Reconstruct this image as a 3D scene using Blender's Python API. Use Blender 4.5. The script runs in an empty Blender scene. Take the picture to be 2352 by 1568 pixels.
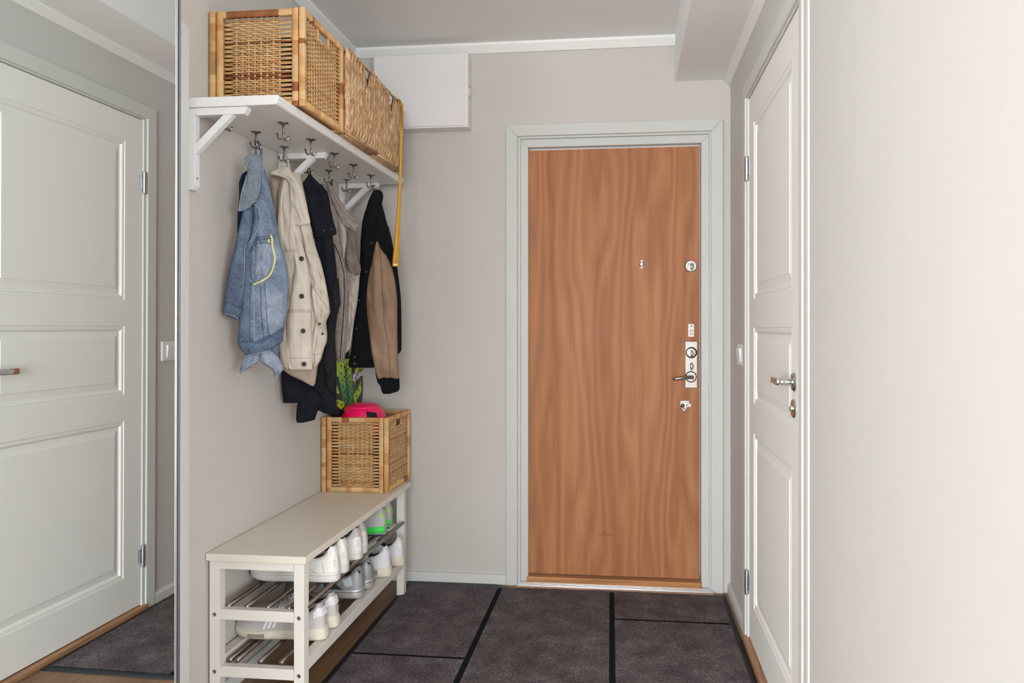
import bpy, bmesh, math, random
from mathutils import Vector, Matrix, noise
from mathutils.bvhtree import BVHTree
random.seed(7)
S = bpy.context.scene
COL = S.collection

# ------------------------------------------------------------------ camera, world, exposure
YAW = .1152; CAMZ = 1.213; F_PX = 1766.0; PU = 1236.5; PV = 751.2
cd = bpy.data.cameras.new('camera'); cam = bpy.data.objects.new('camera', cd); COL.objects.link(cam)
cam.location = (0, 0, CAMZ); cam.rotation_euler = (math.pi/2, 0, YAW)
cd.sensor_width = 36; cd.lens = 36*F_PX/2352
cd.shift_x = -(PU-1176)/2352; cd.shift_y = -(784-PV)/2352
cd.clip_start = .02
S.camera = cam
S.view_settings.view_transform = 'Standard'; S.view_settings.look = 'None'
S.view_settings.gamma = 1; S.view_settings.use_curve_mapping = False
S.view_settings.exposure = 0.92
w = bpy.data.worlds.new('world'); S.world = w; w.use_nodes = True
w.node_tree.nodes['Background'].inputs[0].default_value = (.93, .96, 1.0, 1)
w.node_tree.nodes['Background'].inputs[1].default_value = 1.6
def area(name, loc, rot, sx, sy, power, col):
    l = bpy.data.lights.new(name, 'AREA'); l.shape = 'RECTANGLE'; l.size = sx; l.size_y = sy
    l.energy = power; l.color = col
    o = bpy.data.objects.new(name, l); COL.objects.link(o); o.location = loc; o.rotation_euler = rot
    return o
DAY = (.90, .955, 1.0)
area('window_daylight_back', (-.5, -4.9, 1.3), (math.radians(90), 0, 0), 5.0, 2.0, 250, DAY)
area('cross_fill_left', (-3.05, -3.4, 1.3), (math.radians(90), 0, math.radians(-50)), 2.4, 2.1, 165, DAY)  # unseen fill light, added for cross light on the right wall and panel door
area('cross_fill_right', (3.1, -2.4, 1.3), (math.radians(90), 0, math.radians(56)), 2.4, 2.1, 150, DAY)  # added fill out of view, brightens the left wall from the right

# ------------------------------------------------------------------ geometry of the photograph -> points on known planes
_s, _c = math.sin(YAW), math.cos(YAW)
CAMP = Vector((0, 0, CAMZ))
def ray(u, v):
    a = (u-PU)/F_PX; b = -(v-PV)/F_PX
    return Vector((-_s+a*_c, _c+a*_s, b))
def at(u, v, X=None, Y=None, Z=None):
    r = ray(u, v)
    t = X/r.x if X is not None else Y/r.y if Y is not None else (Z-CAMZ)/r.z
    return CAMP+r*t

# ------------------------------------------------------------------ materials
def lin(c):
    return tuple(((x/255)/12.92 if x/255 <= .04045 else ((x/255+.055)/1.055)**2.4) for x in c)
def newmat(name):
    m = bpy.data.materials.new(name); m.use_nodes = True
    nt = m.node_tree; return m, nt, nt.nodes['Principled BSDF']
def mat(name, rgb, rough=.5, metal=0, var=0.0, vscale=8, bump=0, bscale=60, spec=None, sheen=0, bstretch=None, rgb2=None, bdist=.002):
    m, nt, b = newmat(name)
    c = lin(rgb)
    b.inputs['Base Color'].default_value = (*c, 1); b.inputs['Roughness'].default_value = rough
    b.inputs['Metallic'].default_value = metal
    if spec is not None: b.inputs['Specular IOR Level'].default_value = spec
    if sheen: b.inputs['Sheen Weight'].default_value = sheen
    tc = nt.nodes.new('ShaderNodeTexCoord')
    if var or rgb2:
        n = nt.nodes.new('ShaderNodeTexNoise'); n.inputs['Scale'].default_value = vscale; n.inputs['Detail'].default_value = 5
        r = nt.nodes.new('ShaderNodeValToRGB')
        c2 = lin(rgb2) if rgb2 else tuple(x*(1-var) for x in c); c1 = c if rgb2 else tuple(min(1, x*(1+var)) for x in c)
        r.color_ramp.elements[0].position = .35; r.color_ramp.elements[1].position = .65
        r.color_ramp.elements[0].color = (*c2, 1); r.color_ramp.elements[1].color = (*c1, 1)
        nt.links.new(tc.outputs['Object'], n.inputs['Vector']); nt.links.new(n.outputs['Fac'], r.inputs['Fac'])
        nt.links.new(r.outputs['Color'], b.inputs['Base Color'])
    if bump:
        n = nt.nodes.new('ShaderNodeTexNoise'); n.inputs['Scale'].default_value = bscale; n.inputs['Detail'].default_value = 4
        src = tc.outputs['Object']
        if bstretch:
            mp = nt.nodes.new('ShaderNodeMapping'); mp.inputs['Scale'].default_value = bstretch
            nt.links.new(src, mp.inputs['Vector']); src = mp.outputs['Vector']
        bp = nt.nodes.new('ShaderNodeBump'); bp.inputs['Strength'].default_value = bump; bp.inputs['Distance'].default_value = bdist
        nt.links.new(src, n.inputs['Vector']); nt.links.new(n.outputs['Fac'], bp.inputs['Height'])
        nt.links.new(bp.outputs['Normal'], b.inputs['Normal'])
    return m
def wood(name, cols, scale=(28, 28, 1.3), rough=.4, ring=.0, fine=True):
    m, nt, b = newmat(name); L = nt.links
    tc = nt.nodes.new('ShaderNodeTexCoord'); mp = nt.nodes.new('ShaderNodeMapping'); mp.inputs['Scale'].default_value = scale
    L.new(tc.outputs['Object'], mp.inputs['Vector'])
    # slow wander of the grain lines
    mp0 = nt.nodes.new('ShaderNodeMapping'); mp0.inputs['Scale'].default_value = tuple(s*.25 if s == max(scale) else s*1.2 for s in scale)
    n0 = nt.nodes.new('ShaderNodeTexNoise'); n0.inputs['Scale'].default_value = 1.0; n0.inputs['Detail'].default_value = 2
    L.new(tc.outputs['Object'], mp0.inputs['Vector']); L.new(mp0.outputs['Vector'], n0.inputs['Vector'])
    mx = nt.nodes.new('ShaderNodeMixRGB'); mx.blend_type = 'ADD'; mx.inputs[0].default_value = ring
    L.new(mp.outputs['Vector'], mx.inputs[1]); L.new(n0.outputs['Color'], mx.inputs[2])
    n1 = nt.nodes.new('ShaderNodeTexNoise'); n1.inputs['Scale'].default_value = 1.0; n1.inputs['Detail'].default_value = 6; n1.inputs['Roughness'].default_value = .6
    n1.inputs['Distortion'].default_value = .6
    L.new(mx.outputs['Color'], n1.inputs['Vector'])
    r = nt.nodes.new('ShaderNodeValToRGB'); e = r.color_ramp.elements
    e[0].position = .3; e[1].position = .7
    e[0].color = (*lin(cols[0]), 1); e[1].color = (*lin(cols[2]), 1)
    k = e.new(.5); k.color = (*lin(cols[1]), 1)
    L.new(n1.outputs['Fac'], r.inputs['Fac'])
    out = r.outputs['Color']
    if fine:
        mp2 = nt.nodes.new('ShaderNodeMapping'); mp2.inputs['Scale'].default_value = tuple(s*9 if s > min(scale)*1.5 else s*4 for s in scale)
        n2 = nt.nodes.new('ShaderNodeTexNoise'); n2.inputs['Scale'].default_value = 1; n2.inputs['Detail'].default_value = 3
        L.new(tc.outputs['Object'], mp2.inputs['Vector']); L.new(mp2.outputs['Vector'], n2.inputs['Vector'])
        r2 = nt.nodes.new('ShaderNodeValToRGB'); r2.color_ramp.elements[0].position = .3; r2.color_ramp.elements[1].position = .6
        r2.color_ramp.elements[0].color = (.86, .84, .82, 1); r2.color_ramp.elements[1].color = (1, 1, 1, 1)
        L.new(n2.outputs['Fac'], r2.inputs['Fac'])
        m2 = nt.nodes.new('ShaderNodeMixRGB'); m2.blend_type = 'MULTIPLY'; m2.inputs[0].default_value = 1
        L.new(out, m2.inputs[1]); L.new(r2.outputs['Color'], m2.inputs[2]); out = m2.outputs['Color']
    L.new(out, b.inputs['Base Color']); b.inputs['Roughness'].default_value = rough
    return m
def veneer(name):
    """book-matched alder veneer with cathedral figures"""
    m, nt, b = newmat(name); L = nt.links
    N = nt.nodes.new
    tc = N('ShaderNodeTexCoord')
    mp = N('ShaderNodeMapping'); mp.inputs['Scale'].default_value = (6.0, 1, .8)
    L.new(tc.outputs['Object'], mp.inputs['Vector'])
    n0 = N('ShaderNodeTexNoise'); n0.inputs['Scale'].default_value = 1.0; n0.inputs['Detail'].default_value = 2.2; n0.inputs['Roughness'].default_value = .45
    L.new(mp.outputs['Vector'], n0.inputs['Vector'])
    mul = N('ShaderNodeMath'); mul.operation = 'MULTIPLY'; mul.inputs[1].default_value = 13
    L.new(n0.outputs['Fac'], mul.inputs[0])
    sep = N('ShaderNodeSeparateXYZ'); L.new(tc.outputs['Object'], sep.inputs[0])
    mx_ = N('ShaderNodeMath'); mx_.operation = 'MULTIPLY'; mx_.inputs[1].default_value = 30; L.new(sep.outputs['X'], mx_.inputs[0])
    ad = N('ShaderNodeMath'); ad.operation = 'ADD'; L.new(mul.outputs[0], ad.inputs[0]); L.new(mx_.outputs[0], ad.inputs[1])
    fr = N('ShaderNodeMath'); fr.operation = 'PINGPONG'; fr.inputs[1].default_value = 1.0; L.new(ad.outputs[0], fr.inputs[0])
    # coarse tone
    mp1 = N('ShaderNodeMapping'); mp1.inputs['Scale'].default_value = (16, 1, .5)
    n1 = N('ShaderNodeTexNoise'); n1.inputs['Scale'].default_value = 1; n1.inputs['Detail'].default_value = 5
    L.new(tc.outputs['Object'], mp1.inputs['Vector']); L.new(mp1.outputs['Vector'], n1.inputs['Vector'])
    a1 = N('ShaderNodeMath'); a1.operation = 'MULTIPLY_ADD'; a1.inputs[1].default_value = .30
    L.new(fr.outputs[0], a1.inputs[0]); 
    s1 = N('ShaderNodeMath'); s1.operation = 'MULTIPLY'; s1.inputs[1].default_value = .75; L.new(n1.outputs['Fac'], s1.inputs[0])
    L.new(s1.outputs[0], a1.inputs[2])
    r = N('ShaderNodeValToRGB'); e = r.color_ramp.elements
    e[0].position = .25; e[0].color = (*lin((152, 96, 62)), 1)
    e[1].position = .82; e[1].color = (*lin((188, 129, 88)), 1)
    k = e.new(.52); k.color = (*lin((170, 112, 74)), 1)
    L.new(a1.outputs[0], r.inputs['Fac'])
    mp2 = N('ShaderNodeMapping'); mp2.inputs['Scale'].default_value = (210, 1, 5)
    n2 = N('ShaderNodeTexNoise'); n2.inputs['Scale'].default_value = 1; n2.inputs['Detail'].default_value = 3
    L.new(tc.outputs['Object'], mp2.inputs['Vector']); L.new(mp2.outputs['Vector'], n2.inputs['Vector'])
    r2 = N('ShaderNodeValToRGB'); r2.color_ramp.elements[0].position = .3; r2.color_ramp.elements[1].position = .65
    r2.color_ramp.elements[0].color = (.86, .85, .84, 1); r2.color_ramp.elements[1].color = (1, 1, 1, 1)
    L.new(n2.outputs['Fac'], r2.inputs['Fac'])
    m2 = N('ShaderNodeMixRGB'); m2.blend_type = 'MULTIPLY'; m2.inputs[0].default_value = 1
    L.new(r.outputs['Color'], m2.inputs[1]); L.new(r2.outputs['Color'], m2.inputs[2])
    L.new(m2.outputs['Color'], b.inputs['Base Color']); b.inputs['Roughness'].default_value = .5; b.inputs['Specular IOR Level'].default_value = .22
    return m
M = {}
M['wall'] = mat('painted_wall', (199, 194, 188), .85, var=.015, vscale=2.5, bump=.12, bscale=140)
M['wall_r'] = mat('painted_wall_right', (203, 201, 197), .8, var=.01, vscale=2, bump=.1, bscale=140)
M['ceil'] = mat('painted_ceiling', (246, 246, 246), .9, bump=.1, bscale=90)
M['white'] = mat('white_lacquer', (236, 234, 230), .55, spec=.15, bump=.04, bscale=30)
M['trim'] = mat('white_trim', (210, 210, 206), .6, spec=.12, var=.015, vscale=5)
M['crown'] = mat('cornice_white', (238, 238, 235), .75, spec=.1)
M['casing'] = mat('grey_white_casing', (200, 200, 196), .5, spec=.3, var=.02, vscale=5)
M['bench'] = mat('bench_lacquer', (226, 221, 213), .38, var=.015, vscale=6)
M['bench_top'] = mat('bench_top', (226, 219, 206), .35, var=.01, vscale=4)
M['shelfw'] = mat('shelf_white', (232, 231, 230), .35)
M['steel'] = mat('brushed_steel', (150, 146, 140), .42, 1, bump=.1, bscale=200)
M['nickel'] = mat('nickel', (150, 143, 136), .28, 1)
M['chrome'] = mat('chrome', (215, 215, 216), .08, 1)
M['dark_metal'] = mat('dark_metal', (84, 72, 64), .35, .9)
M['rod'] = mat('steel_rod', (146, 134, 126), .3, 1)
M['plastic'] = mat('white_plastic', (232, 229, 228), .3)
M['black'] = mat('black', (16, 17, 20), .6)
M['veneer'] = veneer('alder_veneer')
M['oak'] = wood('oak_sill', [(150, 96, 48), (178, 120, 66), (200, 146, 92)], (2, 40, 40), .45)
M['oak_y'] = wood('oak_threshold', [(140, 102, 72), (168, 126, 92), (190, 150, 112)], (60, 3, 60), .45)
M['floor'] = None
M['mirror'] = mat('mirror_glass', (236, 241, 240), .0, 1)
M['alu'] = mat('aluminium', (196, 198, 200), .3, 1)
M['blueglass'] = mat('glass_edge', (70, 84, 100), .15, .3)

def floor_mat():
    m, nt, b = newmat('oak_floor'); L = nt.links; N = nt.nodes.new
    tc = N('ShaderNodeTexCoord'); mp = N('ShaderNodeMapping'); mp.inputs['Rotation'].default_value = (0, 0, math.pi/2)
    L.new(tc.outputs['Object'], mp.inputs['Vector'])
    br = N('ShaderNodeTexBrick'); br.inputs['Scale'].default_value = 1; br.inputs['Brick Width'].default_value = 1.2; br.inputs['Row Height'].default_value = .13
    br.inputs['Mortar Size'].default_value = .0012; br.inputs['Color1'].default_value = (*lin((138, 108, 82)), 1); br.inputs['Color2'].default_value = (*lin((154, 124, 96)), 1)
    br.inputs['Mortar'].default_value = (*lin((110, 85, 64)), 1)
    L.new(mp.outputs['Vector'], br.inputs['Vector'])
    mp2 = N('ShaderNodeMapping'); mp2.inputs['Scale'].default_value = (60, 2.5, 1); L.new(tc.outputs['Object'], mp2.inputs['Vector'])
    n = N('ShaderNodeTexNoise'); n.inputs['Scale'].default_value = 1; n.inputs['Detail'].default_value = 6; L.new(mp2.outputs['Vector'], n.inputs['Vector'])
    r = N('ShaderNodeValToRGB'); r.color_ramp.elements[0].position = .3; r.color_ramp.elements[1].position = .7
    r.color_ramp.elements[0].color = (.62, .58, .55, 1); r.color_ramp.elements[1].color = (1.1, 1.08, 1.05, 1); L.new(n.outputs['Fac'], r.inputs['Fac'])
    mx = N('ShaderNodeMixRGB'); mx.blend_type = 'MULTIPLY'; mx.inputs[0].default_value = 1
    L.new(br.outputs['Color'], mx.inputs[1]); L.new(r.outputs['Color'], mx.inputs[2]); L.new(mx.outputs['Color'], b.inputs['Base Color'])
    b.inputs['Roughness'].default_value = .45
    return m
M['floor'] = floor_mat()
def carpet_mat(name, c1, c2, c3):
    m, nt, b = newmat(name); L = nt.links; N = nt.nodes.new
    tc = N('ShaderNodeTexCoord')
    n = N('ShaderNodeTexNoise'); n.inputs['Scale'].default_value = 170; n.inputs['Detail'].default_value = 4; n.inputs['Roughness'].default_value = .75
    n2 = N('ShaderNodeTexNoise'); n2.inputs['Scale'].default_value = 9; n2.inputs['Detail'].default_value = 5
    L.new(tc.outputs['Object'], n.inputs['Vector']); L.new(tc.outputs['Object'], n2.inputs['Vector'])
    a = N('ShaderNodeMath'); a.operation = 'MULTIPLY_ADD'; a.inputs[1].default_value = .28; L.new(n2.outputs['Fac'], a.inputs[0])
    s = N('ShaderNodeMath'); s.operation = 'MULTIPLY'; s.inputs[1].default_value = .72; L.new(n.outputs['Fac'], s.inputs[0]); L.new(s.outputs[0], a.inputs[2])
    r = N('ShaderNodeValToRGB'); e = r.color_ramp.elements
    e[0].position = .36; e[0].color = (*lin(c1), 1); e[1].position = .64; e[1].color = (*lin(c3), 1); k = e.new(.5); k.color = (*lin(c2), 1)
    L.new(a.outputs[0], r.inputs['Fac']); L.new(r.outputs['Color'], b.inputs['Base Color'])
    bp = N('ShaderNodeBump'); bp.inputs['Strength'].default_value = .9; bp.inputs['Distance'].default_value = .004
    L.new(n.outputs['Fac'], bp.inputs['Height']); L.new(bp.outputs['Normal'], b.inputs['Normal'])
    b.inputs['Roughness'].default_value = .95; b.inputs['Specular IOR Level'].default_value = .1
    return m
M['carpet'] = carpet_mat('mat_pile', (60, 54, 56), (98, 90, 92), (142, 134, 136))
M['carpet_line'] = mat('mat_line_pile', (26, 26, 32), .95, bump=.7, bscale=170, spec=.1)
M['rubber'] = mat('mat_rubber_edge', (30, 31, 37), .6)

# ------------------------------------------------------------------ mesh builder
class MB:
    def __init__(self): self.v = []; self.f = []; self.m = []; self.sm = []
    def add(self, vs, fs, mi=0, smooth=False):
        o = len(self.v); self.v += [tuple(p) for p in vs]
        for f in fs:
            self.f.append([i+o for i in f]); self.m.append(mi); self.sm.append(smooth)
    def box(self, x0, x1, y0, y1, z0, z1, mi=0):
        vs = [(x, y, z) for x in (x0, x1) for y in (y0, y1) for z in (z0, z1)]
        self.add(vs, [(0, 1, 3, 2), (4, 6, 7, 5), (0, 4, 5, 1), (2, 3, 7, 6), (0, 2, 6, 4), (1, 5, 7, 3)], mi)
    def quadbox(self, pts, d, mi=0):     # polygon pts extruded by vector d
        n = len(pts); d = Vector(d)
        vs = [Vector(p) for p in pts]+[Vector(p)+d for p in pts]
        fs = [list(range(n))[::-1], [i+n for i in range(n)]]+[(i, (i+1) % n, (i+1) % n+n, i+n) for i in range(n)]
        self.add(vs, fs, mi)
    def rings(self, rs, mi=0, smooth=True, cap=True, closed=True):
        n = len(rs[0]); vs = [p for r in rs for p in r]; fs = []
        for i in range(len(rs)-1):
            for j in range(n if closed else n-1):
                a = i*n+j; b = i*n+(j+1) % n
                fs.append((a, b, b+n, a+n))
        if cap and closed:
            fs.append(list(range(n))[::-1]); fs.append([(len(rs)-1)*n+j for j in range(n)])
        self.add(vs, fs, mi, smooth)
    def tube(self, pts, r, n=8, mi=0, flat=None, smooth=True):
        pts = [Vector(p) for p in pts]; rs = []
        up = Vector((0, 0, 1))
        t0 = (pts[1]-pts[0]).normalized()
        if abs(t0.dot(up)) > .9: up = Vector((1, 0, 0))
        prev = None
        for i, p in enumerate(pts):
            t = (pts[min(i+1, len(pts)-1)]-pts[max(i-1, 0)]).normalized()
            a = (prev if prev is not None else up); a = (a-t*a.dot(t))
            if a.length < 1e-6: a = t.orthogonal()
            a.normalize(); prev = a; b = t.cross(a)
            rr = r[i] if isinstance(r, (list, tuple)) else r
            fl = flat if flat else 1
            rs.append([p+a*math.cos(2*math.pi*k/n)*rr*fl+b*math.sin(2*math.pi*k/n)*rr for k in range(n)])
        self.rings(rs, mi, smooth)
    def lathe(self, c, axis, prof, n=24, mi=0, smooth=True):
        axis = Vector(axis).normalized(); a = axis.orthogonal().normalized(); b = axis.cross(a); c = Vector(c)
        rs = [[c+axis*h+(a*math.cos(2*math.pi*k/n)+b*math.sin(2*math.pi*k/n))*max(r, 1e-5) for k in range(n)] for r, h in prof]
        for i in range(len(rs)-1): self.rings([rs[i], rs[i+1]], mi, smooth, cap=False)
    def build(self, name, mats, parent=None, bevel=0, seg=2, local=False, subsurf=0):
        if not isinstance(mats, (list, tuple)): mats = [mats]
        off = Vector((0, 0, 0))
        if parent is not None and not local:
            p = parent
            while p is not None: off = off+p.location; p = p.parent
        me = bpy.data.meshes.new(name)
        me.from_pydata([tuple(Vector(v)-off) for v in self.v], [], self.f)
        for m in mats: me.materials.append(m)
        me.polygons.foreach_set('material_index', self.m); me.polygons.foreach_set('use_smooth', self.sm)
        bm = bmesh.new(); bm.from_mesh(me); bmesh.ops.recalc_face_normals(bm, faces=bm.faces); bm.to_mesh(me); bm.free()
        me.update()
        o = bpy.data.objects.new(name, me); COL.objects.link(o)
        if parent is not None: o.parent = parent
        if bevel:
            b = o.modifiers.new('bevel', 'BEVEL'); b.width = bevel; b.segments = seg; b.limit_method = 'ANGLE'; b.angle_limit = math.radians(40)
        if subsurf:
            b = o.modifiers.new('sub', 'SUBSURF'); b.levels = subsurf; b.render_levels = subsurf
        return o
def tag(o, label=None, cat=None, group=None, kind=None):
    if label: o['label'] = label
    if cat: o['category'] = cat
    if group: o['group'] = group
    if kind: o['kind'] = kind
    return o
def empty(name, loc, label, cat, group=None, kind=None):
    o = bpy.data.objects.new(name, None); COL.objects.link(o); o.location = loc; o.empty_display_size = .05
    return tag(o, label, cat, group, kind)
def copy_tree(o, parent=None):
    c = o.copy(); COL.objects.link(c); c.parent = parent
    for ch in [x for x in bpy.data.objects if x.parent == o]: copy_tree(ch, c)
    return c
def text_mesh(txt, size, extrude, name, m, parent, mtx, shear=0):
    cu = bpy.data.curves.new(name, 'FONT'); cu.body = txt; cu.size = size; cu.extrude = extrude; cu.shear = shear
    cu.align_x = 'CENTER'; cu.align_y = 'CENTER'; cu.resolution_u = 4; cu.offset = size*.02
    t = bpy.data.objects.new('t', cu); COL.objects.link(t)
    dg = bpy.context.evaluated_depsgraph_get(); me = bpy.data.meshes.new_from_object(t.evaluated_get(dg))
    bpy.data.objects.remove(t); me.transform(mtx); me.materials.clear(); me.materials.append(m); me.name = name
    o = bpy.data.objects.new(name, me); COL.objects.link(o)
    if parent is not None:
        off = Vector(); p = parent
        while p is not None: off = off+p.location; p = p.parent
        me.transform(Matrix.Translation(-off)); o.parent = parent
    return o

# ------------------------------------------------------------------ the setting
LX = -1.323; RX = .468; FY = 3.588; CZ = 2.548; BY = .85; BK = -5.0
def struct(mb, name, m, label, cat, **k):
    return tag(mb.build(name, m, **k), label, cat, kind='structure')
b = MB(); b.box(-3.2, 3.4, BK, FY+.15, -.1, 0); struct(b, 'floor', M['floor'], 'brown oak plank floor under the mat and the bench', 'floor')
b = MB(); b.box(-3.2, 3.4, BK, FY+.1, CZ, CZ+.1); struct(b, 'ceiling', M['ceil'], 'matt white ceiling of the entrance hall', 'ceiling')
b = MB(); b.box(.2173, RX+.02, BY, FY+.02, 2.343, CZ+.02); struct(b, 'trim_1', M['ceil'], 'lowered boxed-in soffit along the top of the right wall', 'soffit', bevel=.004)
for nm, bb in (('wall_room_back', (-3.2, 3.4, BK-.1, BK, 0, CZ)), ('wall_room_left', (-3.3, -3.2, BK, .6, 0, CZ)), ('wall_room_right', (3.4, 3.5, BK, BY, 0, CZ)), ('wall_room_corner_left', (-3.3, LX-.1, .6, .7, 0, CZ)), ('wall_room_corner_right', (RX+.1, 3.5, BY, BY+.1, 0, CZ))):
    b = MB(); b.box(*bb); struct(b, nm, M['wall_r'], 'white wall of the bright living room behind the viewer', 'wall')
b = MB(); b.box(LX-.1, LX, .6, FY+.1, 0, CZ); struct(b, 'wall_left', M['wall'], 'pale grey-beige wall behind the jackets and the bench', 'wall')
# far wall with the entrance doorway
DX0, DX1, DZ1 = -.5112, .3844, 2.113
b = MB(); b.box(LX-.1, DX0, FY, FY+.12, 0, CZ); b.box(DX1, RX+.1, FY, FY+.12, 0, CZ); b.box(DX0, DX1, FY, FY+.12, DZ1, CZ)
struct(b, 'wall_far', M['wall'], 'pale grey wall holding the wooden entrance door', 'wall')
# right wall with the panel doorway
PY0, PY1, PZ1 = 2.11, 3.05, 2.10
b = MB(); b.box(RX, RX+.1, BY, PY0, 0, CZ); b.box(RX, RX+.1, PY1, FY+.1, 0, CZ); b.box(RX, RX+.1, PY0, PY1, PZ1, CZ); b.box(.4565, RX+.1, BY, 2.002, 0, 2.343)
struct(b, 'wall_right', M['wall_r'], 'bright off-white wall running towards the viewer on the right', 'wall')
b = MB(); b.box(RX+.1, RX+.12, PY0-.1, PY1+.1, 0, PZ1+.1); struct(b, 'wall_behind_door', M['wall_r'], 'closed off wall behind the white panel door', 'wall')
# cornices
def cornice(name, pts, d, m, label):
    mb = MB(); mb.quadbox(pts, d); return struct(mb, name, m, label, 'cornice')
t = .038
cornice('trim_2', [(LX, FY, CZ), (LX, FY, CZ-t-.004), (LX, FY-.01, CZ-t-.004), (LX, FY-.035, CZ-.012), (LX, FY-.035, CZ)], (.2173-LX, 0, 0), M['crown'], 'white cornice strip where the far wall meets the ceiling')
cornice('trim_3', [(LX, FY, CZ), (LX, FY, CZ-t), (LX+.01, FY, CZ-t), (LX+.035, FY, CZ-.012), (LX+.035, FY, CZ)], (0, BY-FY, 0), M['crown'], 'white cornice strip where the left wall meets the ceiling')
cornice('trim_4', [(RX, FY, 2.343), (RX, FY, 2.31), (RX-.008, FY, 2.31), (RX-.03, FY, 2.335), (RX-.03, FY, 2.343)], (0, BY-FY, 0), M['crown'], 'white cornice strip between soffit and right wall')
# baseboards
b = MB(); b.box(LX, -.568, FY-.012, FY, 0, .047); struct(b, 'baseboard_far', M['trim'], 'low white baseboard left of the entrance door', 'baseboard', bevel=.002)
b = MB(); b.box(LX, LX+.012, 2.17, FY-.012, 0, .047); struct(b, 'baseboard_left', M['trim'], 'low white baseboard behind the bench', 'baseboard', bevel=.002)
b = MB()
for (y0, y1) in ((3.112, FY),):
    b.quadbox([(RX, y0, 0), (RX-.014, y0, 0), (RX-.014, y0, .034), (RX-.006, y0, .047), (RX, y0, .047)], (0, y1-y0, 0))
struct(b, 'baseboard_right', M['trim'], 'low white baseboard with bevelled top on the right wall', 'baseboard')

# ------------------------------------------------------------------ entrance door (door_1)
d1 = empty('door_1', (-.067, FY, 0), 'alder veneer entrance door in a grey-white frame', 'door', kind='structure')
def mitred(mb, x0, x1, z1, w, y0, y1, z0=0, mi=0):   # three sided casing with mitred top corners
    for pts in ([(x0, z0), (x0+w, z0), (x0+w, z1-w), (x0, z1)], [(x1, z0), (x1, z1), (x1-w, z1-w), (x1-w, z0)], [(x0, z1), (x0+w, z1-w), (x1-w, z1-w), (x1, z1)]):
        mb.quadbox([(x, y0, z) for x, z in pts], (0, y1-y0, 0), mi)
b = MB(); mitred(b, -.5672, .4340, 2.163, .054, FY-.016, FY); cas = b.build('casing', M['casing'], d1, bevel=.0025)
for x in (-.548, .414):
    b = MB(); b.lathe((x, FY-.016, 2.140), (0, -1, 0), [(.0045, 0), (.0045, .001), (.003, .0012), (0, .0012)], 12); b.build('screw', M['trim'], cas)
b = MB(); mitred(b, -.5112, .3844, 2.111, .012, FY-.002, FY+.03); mitred(b, -.503, .376, 2.10, .038, FY+.014, FY+.10); b.build('frame', M['casing'], d1, bevel=.002)
b = MB(); b.box(-.466, .333, FY+.034, FY+.08, .046, 2.052); leaf = b.build('door_leaf', M['veneer'], d1, bevel=.002)
b = MB(); b.box(-.4665, -.4655, FY+.030, FY+.034, .03, 2.058); b.box(.3335, .3345, FY+.030, FY+.034, .03, 2.058); b.build('seal', M['dark_metal'], d1)
for k in range(1):
    mk = MB(); 
    for (u0, v0, u1, v1, r) in ((1376, 1229, 1388, 1225, .0012), (1388, 1225, 1402, 1230, .001), (1380, 1231, 1399, 1229, .0008), (1384, 1223, 1392, 1222, .0008), (1472, 1205, 1474, 1209, .001), (1449, 1318, 1452, 1321, .001)):
        a_ = at(u0, v0, Y=FY+.0335); b_ = at(u1, v1, Y=FY+.0335); mk.tube([a_, (a_+b_)/2+Vector((0, 0, .0008)), b_], r, 6, flat=.6)
    mk.build('scuff_marks', M['dark_metal'], leaf)
b = MB(); b.box(-.47, .338, FY-.004, FY+.12, .012, .042); b.build('oak_sill', M['oak'], d1, bevel=.004)
b = MB()
for i in range(4): b.box(-.512, .388, FY-.034+i*.009, FY-.034+i*.009+.007, .004, .0135+.001*i)
b.box(-.515, .39, FY-.036, FY+.004, .002, .010); b.build('threshold_strip', M['alu'], d1, bevel=.0015)
b = MB(); b.box(-.52, .395, FY-.049, FY-.034, 0, .008); b.build('threshold_lip', M['oak_y'], d1, bevel=.003)
HY = FY+.034
def hp(u, v, y=HY): return at(u, v, Y=y)
# peephole
c = hp(1474, 606.5); b = MB(); b.lathe(c, (0, -1, 0), [(.0125, 0), (.0125, .003), (.009, .006), (.004, .0075), (0, .0075)], 20)
b.box(c.x-.0035, c.x+.0035, HY-.003, HY, c.z-.018, c.z+.018); b.build('peephole', M['alu'], leaf)
# round deadbolt rose
c = hp(1587, 611); b = MB(); b.lathe(c, (0, -1, 0), [(.0275, 0), (.0275, .004), (.025, .007), (.0245, .0062), (0, .0062)], 40); rose = b.build('deadbolt_rose', M['steel'], leaf, seg=1)
def thumbturn(c, par, s=1.0, m=M['alu']):
    b = MB(); b.lathe(c, (0, -1, 0), [(.006*s, 0), (.006*s, .012), (0, .012)], 12)
    pr = [(-.5, .012), (-.15, .026), (.45, .012), (.5, .010), (.1, -.002), (-.3, -.004)]
    rs = []
    for k in range(11):
        q = k/10; z = (.5-q)*.034*s; wv = .0075*s*math.sin(math.pi*(.12+.8*q))**.8
        rs.append([Vector((c.x+wv*math.cos(a)+.002*math.sin(q*3), c.y-.012-.006*s*math.sin(a)-.004*math.sin(math.pi*q), c.z+z)) for a in [i*math.pi/4 for i in range(8)]])
    b.rings(rs); return b.build('thumb_turn', m, par)
thumbturn(hp(1588, 613, HY-.006), rose, .95)
for u in (1581.5, 1593.5):
    p = hp(u, 606.5); b = MB(); b.lathe((p.x, HY-.0062, p.z), (0, -1, 0), [(.0028, 0), (.0028, .0008), (.0008, .0009), (0, .0002)], 10); b.build('screw', M['dark_metal'], rose)
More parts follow.
